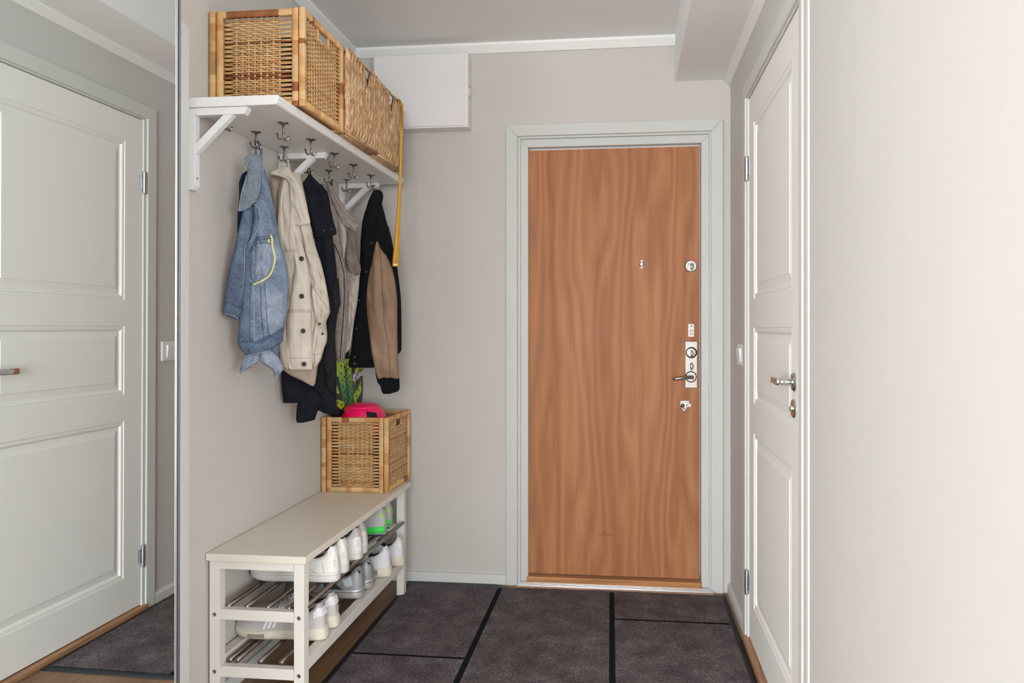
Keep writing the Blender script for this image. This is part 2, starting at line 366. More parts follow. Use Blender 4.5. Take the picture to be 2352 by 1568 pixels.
# instruction sticker
p0 = hp(1581, 744); p1 = hp(1594, 773); b = MB(); b.box(p0.x, p1.x, HY-.0012, HY, p1.z, p0.z); st = b.build('instruction_sticker', M['plastic'], leaf, bevel=.0004)
mr = mat('sticker_red', (168, 72, 72), .5); mg = mat('sticker_grey', (140, 146, 158), .5)
b = MB()
xm = (p0.x+p1.x)/2; hh = (p0.z-p1.z)
def ibox(b, cx, cz, w_, h_, ang, mi):
    ca, sa = math.cos(ang), math.sin(ang)
    b.quadbox([(cx+x*ca-z*sa, HY-.0012, cz+x*sa+z*ca) for x, z in ((-w_, -h_), (w_, -h_), (w_, h_), (-w_, h_))], (0, -.0004, 0), mi)
ibox(b, xm-.003, p0.z-.011, .006, .0018, .6, 1); ibox(b, xm+.003, p0.z-.009, .005, .0015, -.7, 0); ibox(b, xm+.004, p0.z-.008, .0045, .0012, 1.2, 0)
ibox(b, xm, p0.z-.0195, .009, .0004, 0, 1)
for zc in (p0.z-.031, p0.z-.046):
    for k in range(8):
        a = k*math.pi/4; ibox(b, xm-.002+.0042*math.cos(a), zc+.0042*math.sin(a), .002, .001, a+1.57, 1)
    for k in range(4):
        a = -1+k*.6; ibox(b, xm+.001+.0075*math.cos(a), zc+.006*math.sin(a), .0022, .0011, a+1.57, 0)
    ibox(b, xm-.002, zc, .0025, .002, .8, 1)
b.build('pictogram', [mr, mg], st)
# long lock plate
p0 = hp(1573.5, 783.5); p1 = hp(1602, 891); b = MB(); b.box(p0.x, p1.x, HY-.006, HY, p1.z, p0.z); plate = b.build('lock_plate', M['steel'], leaf, bevel=.0025, seg=3)
PYF = HY-.006
c = hp(1588, 809.5, PYF); b = MB(); b.lathe(c, (0, -1, 0), [(.0262, 0), (.0262, .003), (.0235, .006), (.0225, .0045), (.0215, .003)], 36, mi=0)
b.lathe(c, (0, -1, 0), [(.022, 0), (.022, .0035), (.0185, .0045), (.018, .0038), (0, .0042)], 36, mi=1)
cyl = b.build('lock_cylinder', [M['dark_metal'], M['steel']], plate); thumbturn(hp(1588, 812, PYF-.003), cyl, .9)
thumbturn(hp(1587.5, 841, PYF), plate, 1.0)
c = hp(1587, 865, PYF); b = MB(); b.lathe(c, (0, -1, 0), [(.0262, 0), (.0262, .003), (.0235, .006), (.0225, .0045), (.0215, .003)], 36, mi=0)
b.lathe(c, (0, -1, 0), [(.022, 0), (.022, .0035), (0, .0037)], 36, mi=1); lr = b.build('handle_rose', [M['dark_metal'], M['steel']], plate)
b = MB(); cc = Vector((c.x+.004, PYF, c.z-.001))
tipp = at(1544, 870, Y=PYF-.05)
pts = [cc, cc+Vector((0, -.022, 0)), cc+Vector((-.004, -.038, .001)), cc+Vector((-.018, -.046, .001)), cc+Vector((-.05, -.05, -.002)), tipp+Vector((.014, 0, 0)), tipp]
b.tube(pts, [.0078, .0075, .0078, .008, .0075, .0078, .002], 14); b.build('lever', M['nickel'], lr)
b = MB(); b.lathe(cc+Vector((.006, -.004, -.008)), (0, -1, 0), [(.004, 0), (.004, .003), (0, .003)], 10); b.build('set_screw', M['dark_metal'], lr)
# door guard latch
b = MB()
guard = [(1562, 921), (1565, 919.5), (1583, 919.5), (1583, 927), (1579, 934), (1573, 943.5), (1569, 943), (1566, 936), (1562, 930)]
b.quadbox([hp(u, v) for u, v in guard], (0, -.004, 0)); gd = b.build('guard_latch', M['steel'], leaf, bevel=.001)
b = MB(); pts = [hp(u, v, HY-.004) for u, v in ((1576, 926), (1587.5, 926), (1587.5, 934), (1575, 934), (1573.5, 930))]; b.quadbox(pts, (0, -.01, 0)); b.build('swing_arm', M['chrome'], gd, bevel=.001)
b = MB(); b.lathe(hp(1578, 930, HY-.014), (0, -1, 0), [(.004, 0), (.0038, .002), (0, .002)], 12); b.lathe(hp(1568, 931, HY-.004), (0, -1, 0), [(.009, 0), (.008, .003), (.004, .005), (0, .005)], 16)
b.build('pivot', M['dark_metal'], gd)
b = MB(); b.quadbox([hp(u, v, HY-.004) for u, v in ((1566.5, 935), (1569, 933), (1574.5, 939), (1572.5, 941))], (0, -.0015, 0)); b.build('slot', M['dark_metal'], gd)
for u in (1565.5, 1579.5):
    b = MB(); b.lathe(hp(u, 923, HY-.004), (0, -1, 0), [(.0016, 0), (.0012, .0008), (0, .0008)], 8); b.build('screw', M['dark_metal'], gd)

# ------------------------------------------------------------------ panel doors
def panel_leaf(mb, x, sgn, y0, y1, z0, z1, panels, thick=.04):
    """door leaf, face at x looking towards -sgn*X, with moulded recessed fields"""
    ys = sorted({y0, y1, panels[0][0], panels[0][1]}); zs = [z0]+sorted([q for p in panels for q in p[2:]])+[z1]
    P = lambda y, z, d=0: (x+sgn*d, y, z)
    py0, py1 = panels[0][0], panels[0][1]
    def rect(a, b_, c_, d_): mb.add([P(a, c_), P(b_, c_), P(b_, d_), P(a, d_)], [(0, 1, 2, 3)])
    rect(y0, py0, z0, z1); rect(py1, y1, z0, z1)
    for i in range(0, len(zs), 2): rect(py0, py1, zs[i], zs[i+1])
    prof = [(0, 0), (.002, .003), (.008, .0045), (.0095, .0015), (.016, .003), (.0205, .009), (.024, .0105), (.05, .0055), (.052, .0035)]
    for (a, b_, c_, d_) in panels:
        rs = [[P(a+o, c_+o, d), P(b_-o, c_+o, d), P(b_-o, d_-o, d), P(a+o, d_-o, d)] for o, d in prof]
        mb.rings(rs, smooth=False, cap=False)
        o, d = prof[-1]; mb.add([P(a+o, c_+o, d), P(b_-o, c_+o, d), P(b_-o, d_-o, d), P(a+o, d_-o, d)], [(0, 1, 2, 3)])
    # edges and back
    X2 = x+sgn*thick
    mb.add([(x, y0, z0), (x, y1, z0), (x, y1, z1), (x, y0, z1), (X2, y0, z0), (X2, y1, z0), (X2, y1, z1), (X2, y0, z1)], [(0, 1, 5, 4), (1, 2, 6, 5), (2, 3, 7, 6), (3, 0, 4, 7), (4, 5, 6, 7)])
d2 = empty('door_2', (RX, 2.55, 0), 'white three-panel inner door in the right wall', 'door', kind='structure')
FX = .466
def yz_mitre(mb, y0, y1, z1, w, x0, x1, z0=0):
    for pts in ([(y0, z0), (y0+w, z0), (y0+w, z1-w), (y0, z1)], [(y1, z0), (y1, z1), (y1-w, z1-w), (y1-w, z0)], [(y0, z1), (y0+w, z1-w), (y1-w, z1-w), (y1, z1)]):
        mb.quadbox([(x0, y, z) for y, z in pts], (x1-x0, 0, 0))
b = MB()
for pts in ([(3.112, 0), (3.112, 2.155), (3.054, 2.100), (3.054, 0)], [(2.0, 2.155), (2.06, 2.100), (3.054, 2.100), (3.112, 2.155)]):
    b.quadbox([(.4525, y, z) for y, z in pts], (RX-.4525, 0, 0))
b.quadbox([(x, y, 0) for y, x in ((2.108, RX), (2.108, .463), (2.096, .4535), (2.084, .4535), (2.077, .4580), (2.045, .4575), (2.032, .4525), (2.012, .4535), (2.004, .460), (2.0, RX))], (0, 0, 2.155))
b.build('casing', M['trim'], d2, bevel=.0015)
b = MB(); b.box(.4625, RX+.09, 2.100, 2.158, 0, 2.092); b.box(.459, RX+.09, 3.034, 3.062, 0, 2.092); b.box(.461, RX+.09, 2.100, 3.062, 2.092, 2.104); b.build('jamb', M['trim'], d2, bevel=.0015)
b = MB(); panel_leaf(b, FX, 1, 2.161, 3.030, .026, 2.089, [(2.262, 2.925, .17, .82), (2.262, 2.925, .93, 1.213), (2.262, 2.925, 1.32, 1.976)])
leaf2 = b.build('door_leaf', M['white'], d2)
b = MB(); b.box(.4425, .56, 2.11, 3.052, 0, .022); b.build('threshold', M['oak_y'], d2, bevel=.004)
for z in (1.823, .232):
    b = MB(); zc = z
    b.lathe((.457, 3.036, zc-.05), (0, 0, 1), [(.0, 0), (.007, .003), (.0085, .006), (.0085, .024), (.007, .0245), (.007, .0265), (.0085, .027), (.0085, .073), (.007, .0735), (.007, .0755), (.0085, .076), (.0085, .094), (.006, .098), (0, .1)], 16)
    b.box(FX-.003, FX+.0, 3.014, 3.029, zc-.03, zc+.03); b.build('hinge', M['alu'], d2)
hb = at(1826, 877, X=FX)
b = MB(); b.lathe(hb, (-1, 0, 0), [(.027, 0), (.027, .003), (.022, .009), (.012, .011), (.0105, .028), (0, .028)], 32); r2 = b.build('handle_rose', M['chrome'], leaf2)
b = MB(); hx = hb.x-.045
rs = []
for k, (y, w_, h_, xo) in enumerate([(hb.y-.008, .008, .0095, .0), (hb.y+.03, .008, .0100, 0), (hb.y+.07, .0075, .0108, 0), (hb.y+.112, .007, .0118, 0), (hb.y+.118, .0055, .0108, 0)]):
    rs.append([Vector((hx+xo+w_*math.copysign(abs(math.cos(a))**.6, math.cos(a)), y, hb.z+h_*math.copysign(abs(math.sin(a))**.6, math.sin(a)))) for a in [i*math.pi/8 for i in range(16)]])
b.rings(rs); b.tube([(hb.x-.02, hb.y, hb.z), (hx, hb.y, hb.z)], .0095, 14); b.build('lever', M['chrome'], r2)
e2 = at(1826, 938, X=FX); b = MB(); b.lathe(e2, (-1, 0, 0), [(.027, 0), (.027, .004), (.024, .008), (.0, .008)], 32); ro = b.build('lock_rose', M['chrome'], leaf2)
b = MB(); b.lathe((e2.x-.008, e2.y, e2.z), (-1, 0, 0), [(.009, 0), (.008, .005), (.005, .007), (0, .007)], 20); b.build('lock_turn', M['chrome'], ro)
# door on the left wall, mostly behind the wardrobe
d3 = empty('door_3', (LX, 1.75, 0), 'white door and casing on the left wall behind the mirror', 'door', kind='structure')
b = MB(); yz_mitre(b, 1.37, 2.165, 2.112, .07, LX, LX+.022); b.build('casing', M['trim'], d3, bevel=.003)
b = MB(); panel_leaf(b, LX+.012, -1, 1.44, 2.095, .01, 2.042, [(1.55, 1.985, .19, .82), (1.55, 1.985, .945, 1.21), (1.55, 1.985, 1.325, 1.9)], thick=.011); b.build('door_leaf', M['white'], d3)

# ------------------------------------------------------------------ light switch on the right wall
sw = empty('light_switch', (RX, 3.24, 1.1), 'white rocker light switch on the right wall beside the panel door', 'light switch')
b = MB(); b.box(RX-.009, RX, 3.166, 3.310, 1.056, 1.144); b.build('switch_plate', M['plastic'], sw, bevel=.003)
b = MB(); b.quadbox([(RX-.009, 3.196, 1.072), (RX-.013, 3.196, 1.072), (RX-.019, 3.196, 1.127), (RX-.009, 3.196, 1.127)], (0, .084, 0)); b.build('rocker', M['plastic'], sw, bevel=.001)

# ------------------------------------------------------------------ mirrored wardrobe (left foreground)
wd = empty('mirror_wardrobe', (-1.07, .96, 0), 'tall wardrobe with a mirrored door at the left edge, reflecting the panel door', 'wardrobe')
MY1 = 1.3225; MZ1 = 2.30
def mx_(y, z): return -.8186+.012*(y-1.185)+.0023*(z-1.2)
b = MB(); b.box(LX+.003, -.865, .60, 1.318, 0, MZ1+.02); b.build('carcass', M['white'], wd, bevel=.002)
def mslab(mb, y0, y1, z0, z1, off0, off1, mi=0):
    vs = [(mx_(y, z)+o, y, z) for o in (off0, off1) for y in (y0, y1) for z in (z0, z1)]
    mb.add(vs, [(0, 1, 3, 2), (4, 6, 7, 5), (0, 4, 5, 1), (2, 3, 7, 6), (0, 2, 6, 4), (1, 5, 7, 3)], mi)
b = MB(); mslab(b, .62, MY1-.008, .04, MZ1, -.006, 0); md = b.build('mirror_door', M['mirror'], wd)
b = MB(); mslab(b, MY1-.007, MY1-.0045, .03, MZ1+.01, -.02, .0015, 0); mslab(b, MY1-.0045, MY1-.0015, .03, MZ1+.01, -.02, -.001, 1); mslab(b, MY1-.0015, MY1+.003, .03, MZ1+.01, -.025, .003, 0)
mslab(b, .60, .62, .03, MZ1+.01, -.02, .003, 0); mslab(b, .60, MY1, .02, .04, -.02, .003, 0); mslab(b, .60, MY1, MZ1, MZ1+.015, -.02, .003, 0)
b.build('edge_frame', [M['alu'], M['blueglass']], md)

# ------------------------------------------------------------------ fuse cabinet
fc = empty('fuse_cabinet', (-.96, FY, 2.143), 'white metal fuse cabinet high on the far wall above the jackets', 'cabinet')
b = MB(); b.box(-1.187, -.7344, FY-.078, FY, 2.143, 2.487); b.build('cabinet_body', M['plastic'], fc, bevel=.003)
b = MB(); b.box(-1.185, -.752, FY-.083, FY-.078, 2.150, 2.485); b.build('cabinet_door', M['plastic'], fc, bevel=.002)
b = MB(); b.box(-.7344, -.7305, FY-.06, FY-.045, 2.296, 2.328); la = b.build('latch', M['plastic'], fc, bevel=.001)
for z in (2.288, 2.336):
    b = MB(); b.lathe((-.7344, FY-.052, z), (1, 0, 0), [(.004, 0), (.003, .0025), (0, .0025)], 12); b.build('screw', M['nickel'], fc)

# ------------------------------------------------------------------ door mat
def mat_build():
    X0, X1, Y0, Y1 = -1.034, .440, 2.455, 3.536
    t_ = empty('door_mat', (-.3, 3.0, 0), 'dark grey pile entrance mat with black dividing lines', 'mat')
    # slightly wavy rubber border
    b = MB(); N = 60
    def edge(q):   # q 0..4 around
        i = int(q) % 4; f = q-int(q)
        cs = [(X0, Y0), (X1, Y0), (X1, Y1), (X0, Y1)]
        a, c_ = cs[i], cs[(i+1) % 4]
        return Vector((a[0]+(c_[0]-a[0])*f, a[1]+(c_[1]-a[1])*f, 0))
    outer = []; inner = []
    cen = Vector(((X0+X1)/2, (Y0+Y1)/2, 0))
    for k in range(4*N):
        p = edge(k/N); d = Vector((.022 if p.x < cen.x else -.022, .022 if p.y < cen.y else -.022, 0))
        ip = Vector((min(max(p.x, X0+.024), X1-.024), min(max(p.y, Y0+.024), Y1-.024), 0))
        wv = noise.noise(Vector((p.x*4, p.y*4, 3)))*.006
        pp = p.copy()
        if abs(p.y-Y1) < 1e-4: pp.y += abs(wv)*.3+(.036 if p.x < -.55 else .034 if p.x > .41 else 0)*min(1, abs(-.55-p.x if p.x < 0 else p.x-.41)/.06)
        outer.append(pp)
        inner.append(ip)
    zw = lambda p: .004+.004*max(0, noise.noise(Vector((p.x*5, p.y*5, 7)))) if p.y > Y1-.03 else .004
    b.rings([[Vector((p.x, p.y, .0005)) for p in outer], [Vector((p.x, p.y, zw(p))) for p in outer], [Vector((p.x, p.y, .007)) for p in inner]], cap=False, smooth=True)
    b.build('rubber_border', M['rubber'], t_)
    b = MB()
    # pile field on a grid cut along the lines
    lw = .011
    sk = lambda x, y, x0_, s_: x0_+s_*(y-3)
    def A(y): return -.576+(-.5835+.576)*(y-2.55)/.95
    def Bx(y): return -.050-.020*(y-2.6)/.92
    ys = sorted(set([Y0+.023, Y1-.023, 2.748-lw*.6, 2.748+lw*.6, 3.190-lw*.6, 3.190+lw*.6]+[Y0+.023+(Y1-Y0-.046)*i/50 for i in range(51)]))
    h = lambda x, y: .0085
    rows = []
    for y in ys:
        j = .0012*noise.noise(Vector((y*60, 0, 0)))
        xs = [X0+.023, A(y)-lw+j, A(y)+lw-j, Bx(y)-lw+j, Bx(y)+lw+j, X1-.023]
        rows.append([Vector((x, y, .0085)) for x in xs])
    for i in range(len(ys)-1):
        ym = (ys[i]+ys[i+1])/2
        for j in range(5):
            line = j in (1, 3) or (j == 0 and abs(ym-2.748) < lw*.6) or (j == 4 and abs(ym-3.19) < lw*.6)
            q = [rows[i][j], rows[i][j+1], rows[i+1][j+1], rows[i+1][j]]
            z = .0066 if line else .0085
            b.add([Vector((p.x, p.y, z)) for p in q], [(0, 1, 2, 3)], 1 if line else 0)
    b.add([(X0+.023, Y0+.023, .001), (X1-.023, Y0+.023, .001), (X1-.023, Y1-.023, .001), (X0+.023, Y1-.023, .001)], [(0, 1, 2, 3)], 1)
    b.build('carpet_pile', [M['carpet'], M['carpet_line']], t_)
mat_build()

# ------------------------------------------------------------------ shoe bench
bn = empty('shoe_bench', (-1.16, 2.87, 0), 'white bench with a solid top and two steel-rod shoe shelves', 'bench')
bx0, bx1, by0, by1 = LX+.003, -.992, 2.286, 3.457
b = MB(); b.box(bx0, bx1, by0, by1, .477, .5); b.build('seat_board', M['bench_top'], bn, bevel=.002)
def leg(y0, y1, x0, x1):
    b = MB(); b.box(x0, x1, y0, y1, 0, .477); return b.build('leg', M['bench'], bn, bevel=.0015)
LXb = (-1.3135, -1.280); LXf = (-1.034, -1.001)
for (y0, y1) in ((2.296, 2.334), (3.372, 3.410)):
    for xx in (LXb, LXf): leg(y0, y1, *xx)
for y0 in (2.300, 3.380):
    b = MB(); b.box(LXb[1], LXf[0], y0, y0+.022, .449, .477); b.build('apron', M['bench'], bn, bevel=.001)
    b = MB(); b.box(LXb[1], LXf[0], y0+.0, y0+.028, .289, .322); b.build('side_rail', M['bench'], bn, bevel=.001)
    b = MB(); b.box(LXb[1], LXf[0], y0+.0, y0+.028, .108, .142); b.build('side_rail', M['bench'], bn, bevel=.001)
for (x0, x1) in ((LXb[0], LXb[1]), (LXf[0]-.004, LXf[1]-.002)):
    b = MB(); b.box(x0, x1, 2.334, 3.372, .128, .165); b.build('long_rail', M['bench'], bn, bevel=.0015)
def rodp(x, z, r=.008):
    b = MB(); b.tube([(x, 2.325, z), (x, 3.384, z)], r, 14); b.build('shelf_rod', M['rod'], bn)
for x in (-1.268, -1.206, -1.136, -1.066): rodp(x, .322)
rodp(-1.008, .331, .0085)
for x in (-1.262, -1.238, -1.16, -1.09): rodp(x, .150)
for (x, ys_) in ((-1.2965, (2.296,)), (-1.0175, (2.296,))):
    for z in (.3055, .125):
        b = MB(); b.lathe((x, 2.296, z), (0, -1, 0), [(.0062, 0), (.0062, .001), (.0045, .0016), (.0035, .0008), (0, .0004)], 16); b.build('bolt', M['nickel'], bn)

# ------------------------------------------------------------------ hat shelf with hooks
hs = empty('hat_shelf', (LX, 2.82, 1.88), 'white wall shelf on wooden brackets with nickel coat hooks underneath', 'shelf')
b = MB()
prof = [(LX+.001, 1.905), (-1.036, 1.905), (-1.031, 1.902), (-1.030, 1.894), (-1.0335, 1.890), (-1.0335, 1.884), (-1.037, 1.878), (-1.042, 1.876), (LX+.001, 1.876)]
b.quadbox([(x, 2.183, z) for x, z in prof], (0, 1.285, 0)); b.build('board', M['shelfw'], hs, bevel=.001)
for y0 in (2.190, 2.795, 3.415):
    y1 = y0+.027
    b = MB(); b.quadbox([(LX+.001, y0, 1.875), (LX+.024, y0, 1.875), (LX+.024, y0, 1.641), (LX+.016, y0, 1.629), (LX+.001, y0, 1.629)], (0, y1-y0, 0)); br = b.build('bracket', M['shelfw'], hs, bevel=.001)
    b = MB(); b.quadbox([(LX+.024, y0, 1.8755), (-1.133, y0, 1.8755), (-1.133, y0, 1.868), (-1.143, y0, 1.853), (LX+.024, y0, 1.853)], (0, y1-y0, 0)); b.build('bracket_arm', M['shelfw'], br, bevel=.001)
    b = MB(); b.quadbox([(LX+.024, y0+.002, 1.768), (LX+.024, y0+.002, 1.737), (-1.178, y0+.002, 1.853), (-1.209, y0+.002, 1.853)], (0, y1-y0-.004, 0)); b.build('brace', M['shelfw'], br, bevel=.001)
    b = MB(); b.lathe((LX+.024, (y0+y1)/2, 1.665), (1, 0, 0), [(.0035, 0), (.003, .001), (0, .001)], 10); b.build('screw', M['nickel'], br)
def hook_mesh():
    b = MB()
    b.lathe((0, 0, 0), (0, 0, -1), [(.0175, 0), (.0175, .0015), (.011, .004), (.006, .006), (0, .006)], 24)
    b.tube([(0, 0, -.004), (0, 0, -.02), (.0005, 0, -.040), (.004, 0, -.052)], [.0042, .0036, .0036, .0042], 10)
    def prong(dx, dz, up):
        pts = []
        for k in range(9):
            a = math.pi*k/8*1.0
            pts.append((dx*(1-math.cos(a))/2, 0, -.046-dz*math.sin(a)+up*(k/8)**2))
        return pts
    b.tube([(0, 0, -.044), (-.003, 0, -.05), (-.009, 0, -.0535), (-.015, 0, -.050), (-.0185, 0, -.042), (-.0195, 0, -.034)], [.0038, .0036, .0034, .0032, .0030, .0036], 10)
    b.tube([(0, 0, -.046), (.004, 0, -.054), (.010, 0, -.058), (.0155, 0, -.055), (.017, 0, -.049), (.0165, 0, -.045)], [.0038, .0036, .0034, .0032, .0032, .0038], 10)
    return b
hk0 = None
for (u, v) in [(520, 258), (594, 303), (655, 337), (712, 366), (760, 391), (801, 412), (657, 282), (717, 320), (771, 352), (817, 378), (857, 402)]:
    p = at(u, v, Z=1.8755); X_ = -1.2525 if p.x < -1.18 else -1.1095
    if hk0 is None: hk = hook_mesh().build('coat_hook', M['nickel'], hs, local=True); hk0 = hk
    else: hk = hk0.copy(); COL.objects.link(hk)
    if u == 520: X_ = p.x
    hk.parent = hs; hk.location = Vector((X_, p.y, 1.8758))-Vector(hs.location); hk.rotation_euler = (0, 0, .12)

# ------------------------------------------------------------------ rattan baskets
rat = [mat('rattan_light', (208, 163, 108), .5, var=.16, vscale=22, bump=.2, bscale=120), mat('rattan_tan', (192, 143, 90), .5, var=.18, vscale=25, bump=.2, bscale=120),
       mat('rattan_pale', (213, 175, 124), .5, var=.14, vscale=20, bump=.2, bscale=120), mat('rattan_brown', (150, 92, 52), .5, var=.2, vscale=30, bump=.2, bscale=120), mat('rattan_stake', (206, 172, 126), .5, var=.1)]
def wrapped(mb, a, b_, up, w_, t_, pitch=.0042, bands=None):
    """square-ish bar wrapped in cane"""
    a = Vector(a); b_ = Vector(b_); d = (b_-a); n = max(4, int(d.length/pitch)); d_ = d.normalized(); up = Vector(up); sd = d_.cross(up)
    sh = [(-1, -.55), (-.8, -.9), (.8, -.9), (1, -.55), (1, .55), (.8, .9), (-.8, .9), (-1, .55)]
    prev = None; cur = 0; left = 0
    for i in range(n):
        if left <= 0: cur = random.choices([0, 1, 2, 3], [6, 4, 4, 1])[0]; left = random.randint(3, 16)
        left -= 1
        mi = cur
        if bands: mi = bands(i/n, cur)
        f0 = a+d*(i/n); f1 = a+d*((i+1)/n); k = 1+random.uniform(-.015, .02)
        rs = []
        for fr, s_ in ((.0, .96), (.25, 1.0), (.75, 1.0), (1.0, .96)):
            c_ = f0.lerp(f1, fr); rs.append([c_+up*(y*t_/2*s_*k)+sd*(x*w_/2*s_*k) for x, y in sh])
        mb.rings(rs, mi, True, cap=True)
def weave(mb, o, eu, ev, en, W, H, pitch_r=.0070, pitch_s=.0205, brownrows=(), hole=None, openz=.028, jitter=1.0):
    """horizontal strands (along eu) woven round stakes (along ev)"""
    o, eu, ev, en = Vector(o), Vector(eu), Vector(ev), Vector(en)
    ns = int((W-2*openz*.8)/pitch_s); s0 = (W-(ns-1)*pitch_s)/2
    st = [s0+i*pitch_s for i in range(ns)]
    nr = int(H/pitch_r)
    def inhole(x, z): return hole and hole[0] < x < hole[1] and hole[2] < z < hole[3]
    for x in st:
        segs = [(0, H)]
        if hole and hole[0]-.003 < x < hole[1]+.003: segs = [(0, hole[2]), (hole[3], H)]
        for z0, z1 in segs:
            if z1-z0 < .004: continue
            for dx in (-.0017, .0017):
                mb.tube([o+eu*(x+dx)+ev*z0, o+eu*(x+dx)+ev*((z0+z1)/2), o+eu*(x+dx)+ev*z1], .0017, 6, 4)
    for r in range(nr):
        z = (r+.5)*pitch_r
        mi = random.choices([0, 1, 2, 3], [6, 3, 4, .35])[0]
        if r in brownrows: mi = 3
        xs = [0, s0*.5]
        for i in range(ns):
            xs.append(st[i])
            if i < ns-1: xs.append((st[i]+st[i+1])/2)
        xs += [W-s0*.5, W]
        parts = [(0, len(xs))]
        pts = []
        for i, x in enumerate(xs):
            if x in st:
                k = st.index(x); n_ = (1 if (k+r) % 2 else -1)*.0030
            else: n_ = 0
            zz = z+(.0006*jitter*random.uniform(-1, 1))
            if x == 0 or x == W or x == s0*.5 or x == W-s0*.5:   # pairs close up next to the frame
                q = (1 if r % 2 == 0 else -1)*pitch_r*.30; zz = z+q*(1.0 if x in (0, W) else .7)
            pts.append((x, zz, n_))
        # finer samples
        fine = []
        for i in range(len(pts)-1):
            a, c_ = pts[i], pts[i+1]
            for k in range(2):
                f = k/2; g = (1-math.cos(math.pi*f))/2; fine.append((a[0]+(c_[0]-a[0])*f, a[1]+(c_[1]-a[1])*f, a[2]+(c_[2]-a[2])*g))
        fine.append(pts[-1])
        run = []
        def flush(run):
            if len(run) > 2:
                rs = []
                for x, zz, n_ in run:
                    c_ = o+eu*x+ev*zz+en*n_; hh = .0036 if .035 < x < W-.035 else .0031
                    rs.append([c_+ev*hh-en*.0003, c_+en*.0012, c_-ev*hh-en*.0003, c_-en*.0012])
                mb.rings(rs, mi, True)
        for p in fine:
            if inhole(p[0], p[1]): flush(run); run = []
            else: run.append(p)
        flush(run)
def rattan_basket(name, x0, x1, y0, y1, z0, z1, label, brown=(), darktop=False):
    root = empty(name, ((x0+x1)/2, (y0+y1)/2, z0), label, 'basket', 'rattan baskets')
    T = .021; G = .0025
    def panel(o, eu, en, W, H, hole=None, br=(), dt=False):
        eu = Vector(eu); ev = Vector((0, 0, 1)); en = Vector(en); o = Vector(o)
        b = MB(); f = T
        wrapped(b, o+eu*(f/2), o+eu*(f/2)+ev*H, en, f, T)
        wrapped(b, o+eu*(W-f/2), o+eu*(W-f/2)+ev*H, en, f, T)
        tb = (lambda q, c_: (3 if .04 < q < .80 else 2)) if dt else None
        wrapped(b, o+eu*f+ev*(H-f/2), o+eu*(W-f)+ev*(H-f/2), en, f, T*.95, bands=tb)
        wrapped(b, o+eu*f+ev*(f/2), o+eu*(W-f)+ev*(f/2), en, f, T*.95)
        pn = b.build('side_panel', rat, root)
        b = MB(); weave(b, o+eu*f+ev*f, eu, ev, en, W-2*f, H-2*f, brownrows=br, hole=hole)
        if hole:
            h0, h1, hz0, hz1 = hole; q = o+eu*f+ev*f
            wrapped(b, q+eu*h0+ev*hz0, q+eu*h0+ev*hz1, en, .006, .010, .003); wrapped(b, q+eu*h1+ev*hz0, q+eu*h1+ev*hz1, en, .006, .010, .003); wrapped(b, q+eu*h0+ev*hz0, q+eu*h1+ev*hz0, en, .006, .010, .003)
        b.build('woven_infill', rat, pn)
    W1 = y1-y0; W2 = x1-x0-2*T-2*G; H = z1-z0
    hole = (W1/2-T-.045, W1/2-T+.045, H-2*T-.034, H-2*T+.001)
    panel((x1-T/2, y0, z0), (0, 1, 0), (1, 0, 0), W1, H, hole)
    panel((x0+T/2, y0, z0), (0, 1, 0), (1, 0, 0), W1, H, hole)
    panel((x0+T+G, y0+T/2+.002, z0), (1, 0, 0), (0, -1, 0), W2, H, None, brown, darktop)
    panel((x0+T+G, y1-T/2-.002, z0), (1, 0, 0), (0, -1, 0), W2, H, None)
    b = MB(); b.box(x0+T, x1-T, y0+T, y1-T, z0+.006, z0+.012); b.build('base', rat[1], root)
    return root
rattan_basket('rattan_basket', -1.3185, -1.0005, 2.300, 2.641, 1.9055, 2.213, 'golden rattan basket with a brown stripe, nearest on the hat shelf', brown=(10, 11, 12), darktop=True)
rattan_basket('rattan_basket', -1.3185, -1.018, 3.200, 3.545, .5005, .823, 'square rattan basket standing on the white bench')

# ------------------------------------------------------------------ braided seagrass baskets
sg = [mat('seagrass_a', (196, 158, 118), .75, var=.22, vscale=40, bump=.5, bscale=160, bstretch=(1, 1, .3)), mat('seagrass_b', (178, 140, 102), .75, var=.2, vscale=40, bump=.5, bscale=160),
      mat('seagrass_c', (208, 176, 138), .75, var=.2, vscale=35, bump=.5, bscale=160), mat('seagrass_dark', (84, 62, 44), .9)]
def strandseg(mb, a, b_, r, mi):
    a = Vector(a); b_ = Vector(b_)
    pts = [a.lerp(b_, q) for q in (0, .25, .5, .75, 1)]
    mb.tube(pts, [r*.35, r*.9, r, r*.9, r*.35], 6, mi)
def braid(mb, a, b_, nrm, wid, pitch, r):
    a = Vector(a); b_ = Vector(b_); d = b_-a; L_ = d.length; d.normalize(); nrm = Vector(nrm); sd = d.cross(nrm)
    n = max(1, int(L_/pitch))
    for i in range(n):
        c_ = a+d*(i+.5)*(L_/n)
        for s_ in (-1, 1):
            cc_ = c_+d*(s_*.25*pitch)
            j = random.uniform(-.15, .15)
            strandseg(mb, cc_-d*pitch*.78+sd*s_*wid*(.55+j)+nrm*.0005, cc_+d*pitch*.78-sd*s_*wid*.10+nrm*(.0035+random.uniform(0, .0015)), r*random.uniform(.85, 1.1), random.choices([0, 1, 2], [5, 3, 3])[0])
